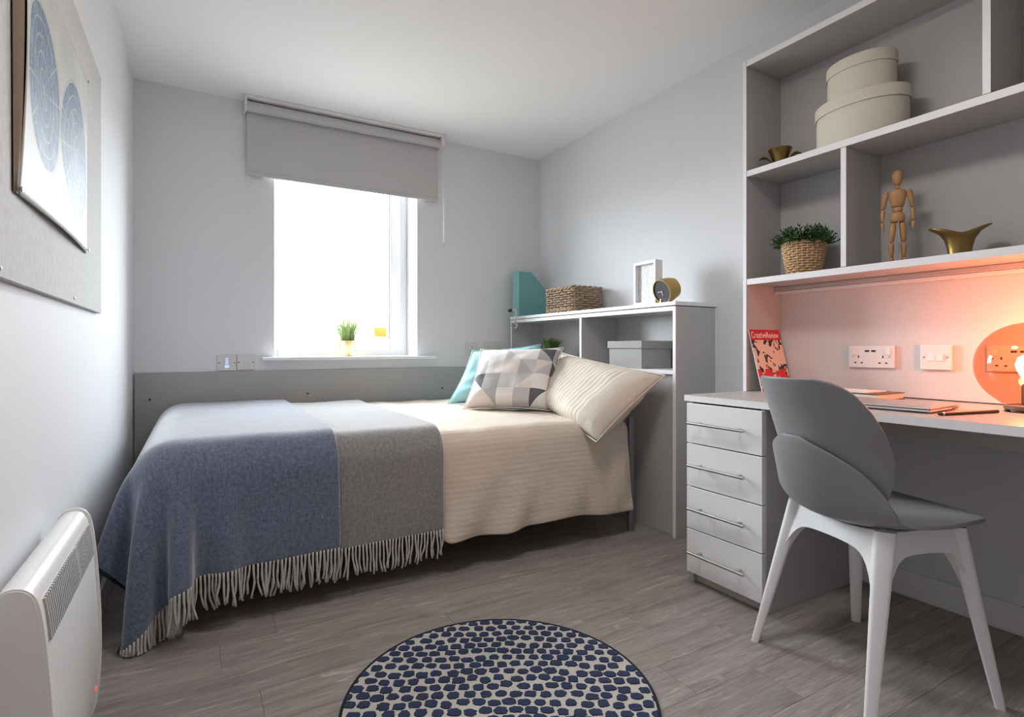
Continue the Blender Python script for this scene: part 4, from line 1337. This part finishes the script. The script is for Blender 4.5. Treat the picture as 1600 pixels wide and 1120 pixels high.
for s_ in (-1, 1):
    sh = (s_ * 0.035, 0, 0.257); el_ = (s_ * 0.044, 0.002, 0.203); wr_ = (s_ * 0.046, -0.004, 0.155); hd = (s_ * 0.044, -0.008, 0.122)
    fp('shoulder_joint', lathe(B(), [(0, -0.009), (0.006, -0.007), (0.009, 0), (0.006, 0.007), (0, 0.009)], 12, sh))
    limb('upper_arm', sh, el_, 0.0085, 0.0095, 0.0068)
    limb('forearm', (el_[0], el_[1], el_[2] - 0.003), wr_, 0.0075, 0.008, 0.005)
    limb('hand', (wr_[0], wr_[1], wr_[2] - 0.002), hd, 0.0045, 0.0065, 0.0030)
    hp = (s_ * 0.0135, 0, 0.150); kn = (s_ * 0.019, -0.002 + s_ * 0.004, 0.080); an = (s_ * 0.018, 0.004, 0.024)
    limb('thigh', hp, kn, 0.0095, 0.0115, 0.008)
    limb('shin', (kn[0], kn[1], kn[2] - 0.003), an, 0.0085, 0.0092, 0.0055)
    ft2 = B()
    tube(ft2, [(an[0], an[1] + 0.006, 0.0165), (an[0] + s_ * 0.001, an[1] - 0.008, 0.018), (an[0] + s_ * 0.004, an[1] - 0.030, 0.0145)], [0.006, 0.008, 0.0045], 12)
    fp('foot', ft2)

# ------------------------------------------------------------------ things on the desktop
# magazine leaning on the side panel
k = N('magazine_art')
uv = k.coord('UV')
s = k.sep(uv)
bg = srgb(238, 208, 186)
a1 = k.noise(k.coord('UV', (3.6, 4.6, 1), (0, 0, 0), (3.3, 1.2, 0)), 1.0, 2, 0.5, 1.6)
ink = k.ramp(a1, [(0.55, (0, 0, 0, 1)), (0.56, (1, 1, 1, 1)), (0.66, (1, 1, 1, 1)), (0.67, (0, 0, 0, 1))])
col = k.mix(ink, bg, srgb(52, 40, 44))
a2 = k.noise(k.coord('UV', (4, 4, 1), (0, 0, 0), (8.1, 4.2, 0)), 1.0, 1, 0.4, 1.0)
red = k.math('MULTIPLY', k.math('GREATER_THAN', a2, 0.52), k.math('LESS_THAN', s[1], 0.36))
col = k.mix(red, col, srgb(222, 38, 42))
k.base(col)
k.b.inputs['Roughness'].default_value = 0.35
M['magazine_art'] = k.m
mg = thing('magazine', 'red and cream magazine leaning upright at the end of the desk', 'magazine', (2.20, 1.50, DZ))
mA, mB = Vector((2.098, 1.500, DZ + 0.001)), Vector((2.306, 1.500, DZ + 0.001))
lean = Vector((-0.016, 0.057, 0.268))
def on_mag(a, b, d):
    """a across 0..1, b up 0..1, d out of the cover"""
    n_ = (mB - mA).cross(lean).normalized()
    return mA + (mB - mA) * a + lean * b + n_ * d
def quad_solid(bm, a0, a1_, b0, b1, d0, d1, uv=False):
    vs = [bm.verts.new(on_mag(a, b, d)) for d in (d0, d1) for (a, b) in ((a0, b0), (a1_, b0), (a1_, b1), (a0, b1))]
    uvl = bm.loops.layers.uv.verify()
    uvc = [(0, 0), (1, 0), (1, 1), (0, 1)]
    fs = [(3, 2, 1, 0), (4, 5, 6, 7), (0, 1, 5, 4), (1, 2, 6, 5), (2, 3, 7, 6), (3, 0, 4, 7)]
    for f in fs:
        fc = bm.faces.new([vs[i] for i in f])
        for lp, i in zip(fc.loops, f):
            lp[uvl].uv = uvc[i % 4]
    return bm
obj('pages', quad_solid(B(), 0, 1, 0, 1, -0.005, 0.0), 'paper', mg)
obj('cover', quad_solid(B(), 0, 1, 0, 1, 0.0002, 0.0008), 'magazine_art', mg)
obj('title_band', quad_solid(B(), 0, 1, 0.83, 1, 0.0009, 0.0013), 'red_print', mg, label='red band with the magazine title')
cu_ = bpy.data.curves.new('title_text', 'FONT')
cu_.body = 'CreativeReview'
cu_.size = 1.0
cu_.extrude = 0.0
cu_.offset = 0.012
tmp = bpy.data.objects.new('title_tmp', cu_)
COL.objects.link(tmp)
bpy.context.view_layer.update()
me_t = bpy.data.meshes.new_from_object(tmp.evaluated_get(bpy.context.evaluated_depsgraph_get()))
bpy.data.objects.remove(tmp)
bm = B(); bm.from_mesh(me_t)
xs = [v.co.x for v in bm.verts]; ys = [v.co.y for v in bm.verts]
for v in bm.verts:
    a = 0.04 + 0.90 * (v.co.x - min(xs)) / (max(xs) - min(xs))
    b = 0.860 + 0.105 * (v.co.y - min(ys)) / (max(ys) - min(ys))
    v.co = on_mag(a, b, 0.0016)
bpy.data.meshes.remove(me_t)
obj('title_lettering', bm, 'paper', mg, label='white title lettering')

# books and papers by the wall
bk = thing('notebook', 'thick dark notebook lying at the back of the desk', 'book', (2.17, 1.14, DZ))
bx('page_block', (2.076, 2.256, 1.034, 1.226, DZ + 0.0033, DZ + 0.0225), 'pages', bk, 0.001)
bx('book_cover', (2.073, 2.259, 1.030, 1.230, DZ + 0.023, DZ + 0.026), 'book_dark', bk, 0.001)
bx('book_cover', (2.073, 2.259, 1.030, 1.230, DZ + 0.0002, DZ + 0.003), 'book_dark', bk, 0.001)
pm = obj('postcard', box(B(), 2.083, 2.22, 1.075, 1.225, DZ + 0.0263, DZ + 0.0300), 'paper', None, origin=(2.15, 1.15, DZ + 0.0263))
tag(pm, 'white booklet lying on top of the dark notebook', 'booklet')

# closed laptop
lt = thing('laptop', 'closed silver laptop lying on the desk', 'laptop', (1.92, 0.93, DZ), math.radians(4))
def lb(name, a, b, c, d, z0, z1, mat, bev=0.0):
    return obj(name, box(B(), a, b, c, d, z0, z1, bev, 2), mat, lt, world=False)
lb('base', -0.112, 0.112, -0.158, 0.158, 0.003, 0.0105, 'aluminium', 0.003)
lb('lid', -0.112, 0.112, -0.158, 0.158, 0.0115, 0.0175, 'aluminium', 0.0028)
for (a, b) in ((-0.09, -0.14), (-0.09, 0.14), (0.09, -0.14), (0.09, 0.14)):
    obj('rubber_foot', lathe(B(), [(0, 0), (0.007, 0), (0.007, 0.003), (0, 0.003)], 12, (a, b, 0)), 'black_plastic', lt, world=False)
for i, (x, wd) in enumerate(((0.06, 0.007), (0.078, 0.007), (0.095, 0.004))):
    lb('side_port', x - wd, x + wd, -0.1583, -0.1579, 0.0048, 0.0085, 'black_plastic')

# pen
pn_ = thing('pen', 'black pen with a silver end on the desk edge', 'pen', (1.905, 0.706, DZ), math.radians(-13.5))
obj('barrel', rod(B(), (-0.098, 0, 0.0052), (0.115, 0, 0.0052), 0.005, 12), 'black_plastic', pn_, world=False, smooth=True)
obj('silver_band', rod(B(), (-0.105, 0, 0.0052), (-0.0985, 0, 0.0052), 0.005, 12), 'chrome', pn_, world=False, smooth=True)
obj('end_cap', tube(B(), [(-0.116, 0, 0.0052), (-0.1055, 0, 0.0052)], [0.0035, 0.005], 12), 'black_plastic', pn_, world=False, smooth=True)

# globe lamp
LX, LY, LR = 2.120, 0.642, 0.126
gl = thing('globe_lamp', 'round copper-tinted glass table lamp glowing on the desk', 'lamp', (LX, LY, DZ))
obj('base', lathe(B(), [(0, 0.006), (0.052, 0.006), (0.056, 0.010), (0.056, 0.018), (0.050, 0.022), (0, 0.022)], 40), 'book_dark', gl, world=False, smooth=True)
for q in range(4):
    a = q * PI / 2 + 0.5
    obj('rubber_foot', lathe(B(), [(0, 0), (0.007, 0), (0.007, 0.0065), (0, 0.0065)], 12, (0.047 * math.cos(a), 0.047 * math.sin(a), 0)), 'black_plastic', gl, world=False)
prof = []
zc = 0.012 + LR
for q in range(25):
    a = -PI / 2 + PI * q / 24
    z = zc + LR * math.sin(a); r = LR * math.cos(a)
    if z > 0.0225:
        prof.append((max(r, 0.0), z))
prof = [(0.058, 0.0225)] + [p for p in prof if p[1] > 0.03]
o = obj('glass_globe', lathe(B(), prof, 56), 'copper_glass', gl, world=False, smooth='all', label='copper-tinted glass globe')
obj('bulb_holder', lathe(B(), [(0, 0.0222), (0.016, 0.0222), (0.016, 0.075), (0.013, 0.082), (0, 0.082)], 20), 'book_dark', gl, world=False, smooth=True)
bulb = lathe(B(), [(0, 0.0825), (0.012, 0.084), (0.014, 0.098), (0.026, 0.122), (0.030, 0.140), (0.024, 0.160), (0.010, 0.169), (0, 0.170)], 24)
obj('bulb', bulb, 'bulb_glow', gl, world=False, smooth='all', label='glowing warm bulb')
pl_ = bpy.data.lights.new('bulb_light', 'POINT')
pl_.energy = 8.0; pl_.color = (1.0, 0.34, 0.16); pl_.shadow_soft_size = 0.035
plo = bpy.data.objects.new('bulb_light', pl_); COL.objects.link(plo); plo.parent = gl; plo.location = (0, 0, 0.215)

# ------------------------------------------------------------------ chair
ch = thing('desk_chair', 'grey shell chair with white arched legs at the desk', 'chair', (1.690, 0.879, 0.0), math.radians(-15.8))
FEET = {(-1, 1): (-0.205, 0.207), (-1, -1): (-0.200, -0.207), (1, -1): (0.190, -0.232), (1, 1): (0.215, 0.232)}
TOPS = {(-1, 1): (-0.088, 0.160), (-1, -1): (-0.090, -0.150), (1, -1): (0.135, -0.160), (1, 1): (0.140, 0.160)}
LTOP = 0.457
def leg_at(kx, z):
    f = z / LTOP
    a, b = FEET[kx], TOPS[kx]
    return Vector((a[0] + (b[0] - a[0]) * f, a[1] + (b[1] - a[1]) * f, z))
for kx in FEET:
    bm = B()
    rings = []
    d_in = Vector((-FEET[kx][0], -FEET[kx][1], 0)).normalized()
    sd = Vector((-d_in.y, d_in.x, 0))
    for z in (0.0, 0.01, 0.12, 0.25, 0.36, LTOP):
        f = z / LTOP
        c = leg_at(kx, z)
        w1, w2 = 0.0145 + 0.012 * f, 0.0115 + 0.012 * f
        ring_ = []
        for q in range(16):
            a = 2 * PI * q / 16
            ca, sa_ = math.cos(a), math.sin(a)
            e = 0.55
            ring_.append(bm.verts.new(c + d_in * (w2 * math.copysign(abs(ca) ** e, ca)) + sd * (w1 * math.copysign(abs(sa_) ** e, sa_))))
        rings.append(ring_)
    for a, b in zip(rings, rings[1:]):
        for q in range(16):
            bm.faces.new((a[q], a[(q + 1) % 16], b[(q + 1) % 16], b[q]))
    bm.faces.new(rings[0][::-1]); bm.faces.new(rings[-1])
    bmesh.ops.recalc_face_normals(bm, faces=bm.faces)
    lg = obj('leg', bm, 'chair_white', ch, world=False, smooth=50)
order = [(-1, 1), (-1, -1), (1, -1), (1, 1)]
SEATX = [(-0.13, 0.4545, 0.77), (-0.12, 0.452, 0.75), (-0.05, 0.447, 0.7), (0.04, 0.453, 0.5), (0.13, 0.464, 0.35), (0.20, 0.472, 0.2)]
def seat_under(x, y):
    z = np.interp(x, [p[0] for p in SEATX], [p[1] for p in SEATX]); r = np.interp(x, [p[0] for p in SEATX], [p[2] for p in SEATX])
    return float(z + r * y * y - 0.0065)
for q in range(4):
    ka, kb = order[q], order[(q + 1) % 4]
    n = 28
    bm = B()
    ta, tb = leg_at(ka, LTOP), leg_at(kb, LTOP)
    out = (tb - ta).cross(Vector((0, 0, 1))).normalized()
    cen_ = Vector((0.02, 0, 0))
    if out.dot((ta + tb) / 2 - cen_) < 0: out = -out
    rows = []
    for i in range(n + 1):
        f = i / n
        e = abs(2 * f - 1)
        h_ = 0.060 + 0.150 * e ** 7 + 0.012 * e ** 2
        zb = LTOP - h_
        p = leg_at(ka, zb).lerp(leg_at(kb, zb), f)
        pt_ = ta.lerp(tb, f)
        pt_.z = seat_under(pt_.x, pt_.y) - 0.001
        th = 0.014
        rows.append([bm.verts.new(x) for x in (pt_ + out * (th * 0.9) - Vector((0, 0, 0.002)), pt_ - out * th, p - out * th, p + out * th)])
    for a, b in zip(rows, rows[1:]):
        for s_ in range(4):
            bm.faces.new((a[s_], a[(s_ + 1) % 4], b[(s_ + 1) % 4], b[s_]))
    bm.faces.new(rows[0]); bm.faces.new(rows[-1][::-1])
    bmesh.ops.recalc_face_normals(bm, faces=bm.faces)
    obj('arched_rail', bm, 'chair_white', ch, world=False, smooth=45)
bm = B()
poly = [leg_at(kx, LTOP) for kx in order]
prism(bm, [(p.x * 0.90, p.y * 0.90, 0.424) for p in poly], (0, 0, 0.013))
obj('mounting_plate', bm, 'chair_white', ch, world=False)

def shell(profile, name, thick, ends_round, nu=46, nv=25):
    """profile rows: (x, z, halfwidth, wrap (forward per y^2), rise (up per y^2))"""
    pr = np.array(profile)
    d = np.r_[0, np.cumsum(np.hypot(np.diff(pr[:, 0]), np.diff(pr[:, 1])))]
    # smooth resample (Catmull-Rom like through np.interp on a fine smoothed curve)
    fine = np.linspace(0, d[-1], 400)
    cols = [np.interp(fine, d, pr[:, c]) for c in range(5)]
    ker = np.hanning(41); ker /= ker.sum()
    sm = []
    for ci, c in enumerate(cols):
        pad = np.r_[2 * c[0] - c[20:0:-1], c, 2 * c[-1] - c[-2:-22:-1]]
        sm.append(np.convolve(pad, ker, 'valid'))
    bm = B()
    V = []
    for i in range(nu):
        s_ = i / (nu - 1) * d[-1]
        x, z, hw, wp_, rs_ = [np.interp(s_, fine, c) for c in sm]
        # round the end corners
        for (se, rr) in ends_round:
            dist = s_ if se == 0 else d[-1] - s_
            if dist < rr:
                hw = hw - rr * 0.98 * (1 - math.sqrt(max(0.0, 1 - ((rr - dist) / rr) ** 2)))
        r = []
        for j in range(nv):
            yv = hw * (2 * j / (nv - 1) - 1)
            r.append(bm.verts.new((x + wp_ * yv * yv, yv, z + rs_ * yv * yv)))
        V.append(r)
    grid_faces(bm, V, nu, nv)
    bmesh.ops.recalc_face_normals(bm, faces=bm.faces)
    o = obj(name, bm, 'chair_grey', ch, world=False, smooth='all')
    m = o.modifiers.new('thickness', 'SOLIDIFY'); m.thickness = thick; m.offset = 0
    bv = o.modifiers.new('round', 'BEVEL'); bv.width = 0.0028; bv.segments = 3; bv.limit_method = 'ANGLE'; bv.angle_limit = math.radians(50)
    return o
seat = [(0.232, 0.470, 0.185, -0.5, 0.10), (0.20, 0.472, 0.205, -0.4, 0.2), (0.13, 0.464, 0.216, 0.0, 0.35), (0.04, 0.453, 0.222, 0.0, 0.5), (-0.05, 0.447, 0.222, 0.2, 0.7), (-0.12, 0.452, 0.214, 0.8, 0.75), (-0.170, 0.472, 0.206, 1.5, 0.6),
        (-0.203, 0.512, 0.200, 2.1, 0.3), (-0.225, 0.565, 0.182, 2.6, 0.1), (-0.240, 0.615, 0.154, 2.8, 0.0), (-0.249, 0.655, 0.106, 2.8, 0.0), (-0.254, 0.690, 0.030, 2.7, 0.0)]
shell(seat, 'seat', 0.011, ((0, 0.045),))
back = [(-0.160, 0.475, 0.150, 2.2, 0.2), (-0.188, 0.53, 0.172, 2.7, 0.0), (-0.209, 0.59, 0.188, 3.0, 0.0), (-0.225, 0.65, 0.196, 3.0, 0.0), (-0.241, 0.71, 0.197, 2.7, 0.0), (-0.260, 0.77, 0.186, 2.6, 0.0), (-0.279, 0.82, 0.166, 2.6, 0.0), (-0.290, 0.852, 0.152, 2.6, 0.0)]
shell(back, 'backrest', 0.009, ((1, 0.055),))

# ------------------------------------------------------------------ round rug
RC, RR = (0.703, 1.283), 0.412
rug = thing('round_rug', 'round cream rug with irregular navy dots', 'rug', (RC[0], RC[1], 0.0))
obj('rug_base', lathe(B(), [(0, 0.0005), (RR - 0.004, 0.0005), (RR - 0.004, 0.008), (0, 0.0085)], 96, (RC[0], RC[1], 0)), 'rug_cream', rug, smooth=40)
obj('bound_edge', tube(B(), [(RC[0] + (RR - 0.002) * math.cos(2 * PI * q / 120), RC[1] + (RR - 0.002) * math.sin(2 * PI * q / 120), 0.0052) for q in range(120)], 0.005, 8, closed=True), 'rug_edge', rug, smooth='all')
bm = B(); rg = random.Random(17)
dirr = math.radians(-29.9)
cR, sR = math.cos(dirr), math.sin(dirr)
sp_u, sp_v = 0.0405, 0.0345
cs = []
for rw in range(-13, 14):
    for cc in range(-13, 14):
        lx = (cc + (0.5 if rw % 2 else 0)) * sp_u + rg.uniform(-0.012, 0.012)
        ly = rw * sp_v + 0.010 * math.sin(lx * 9 + 1) + rg.uniform(-0.009, 0.009)
        if math.hypot(lx, ly) < RR + 0.004: cs.append((lx, ly))
cs = np.array(cs)
an = np.array([1.0, sp_u / sp_v])
for it in range(14):                       # push neighbours apart so the tufts stay separate
    dlt = (cs[:, None, :] - cs[None, :, :]) * an
    ds_ = np.sqrt((dlt ** 2).sum(-1)) + np.eye(len(cs))
    pw_ = np.clip(0.0405 - ds_, 0, None) * (1 - np.eye(len(cs)))
    cs = cs + ((dlt / ds_[..., None]) * pw_[..., None]).sum(1) * 0.28 / an
for (lx, ly) in cs:
    if True:
        if math.hypot(lx, ly) > RR + 0.006: continue
        cx_, cy_ = RC[0] + lx * cR - ly * sR, RC[1] + lx * sR + ly * cR
        wx_, wy_ = 0.0172 * rg.uniform(0.85, 1.10), 0.0143 * rg.uniform(0.85, 1.10)
        n = 18
        ring_ = []
        top = []
        ok = True
        for q in range(n):
            a = 2 * PI * q / n
            e = 0.72
            rr_ = 1 + rg.uniform(-0.14, 0.14)
            px_ = wx_ * math.copysign(abs(math.cos(a)) ** e, math.cos(a)) * rr_
            py_ = wy_ * math.copysign(abs(math.sin(a)) ** e, math.sin(a)) * rr_
            X = cx_ + px_ * cR - py_ * sR; Y = cy_ + px_ * sR + py_ * cR
            dR = math.hypot(X - RC[0], Y - RC[1])
            if dR > RR - 0.006:
                k_ = (RR - 0.006) / dR
                X, Y = RC[0] + (X - RC[0]) * k_, RC[1] + (Y - RC[1]) * k_
            ring_.append(bm.verts.new((X, Y, 0.0075)))
            top.append(bm.verts.new((cx_ + (X - cx_) * 0.93, cy_ + (Y - cy_) * 0.93, 0.0105)))
        if math.hypot(cx_ - RC[0], cy_ - RC[1]) > RR - 0.006:
            k_ = (RR - 0.010) / math.hypot(cx_ - RC[0], cy_ - RC[1])
            cen2 = bm.verts.new((RC[0] + (cx_ - RC[0]) * k_, RC[1] + (cy_ - RC[1]) * k_, 0.0105))
        else:
            cen2 = bm.verts.new((cx_, cy_, 0.011))
        for q in range(n):
            j = (q + 1) % n
            bm.faces.new((ring_[q], ring_[j], top[j], top[q]))
            bm.faces.new((top[q], top[j], cen2))
obj('dot_pattern', bm, 'rug_navy', rug, kind='stuff', label='navy tufted dots')

# repeats of one kind share a group
for o in bpy.data.objects:
    if o.parent is None and 'category' in o.keys():
        n_ = o.name.split('.')[0]
        if n_ == 'power_socket':
            o['group'] = 'power sockets over the desk' if o.location.x > 2.2 else 'power sockets on the window wall'
        elif n_ == 'hat_box':
            o['group'] = 'stacked oval boxes'
        elif n_ == 'potted_grass':
            o['group'] = 'small potted grasses'
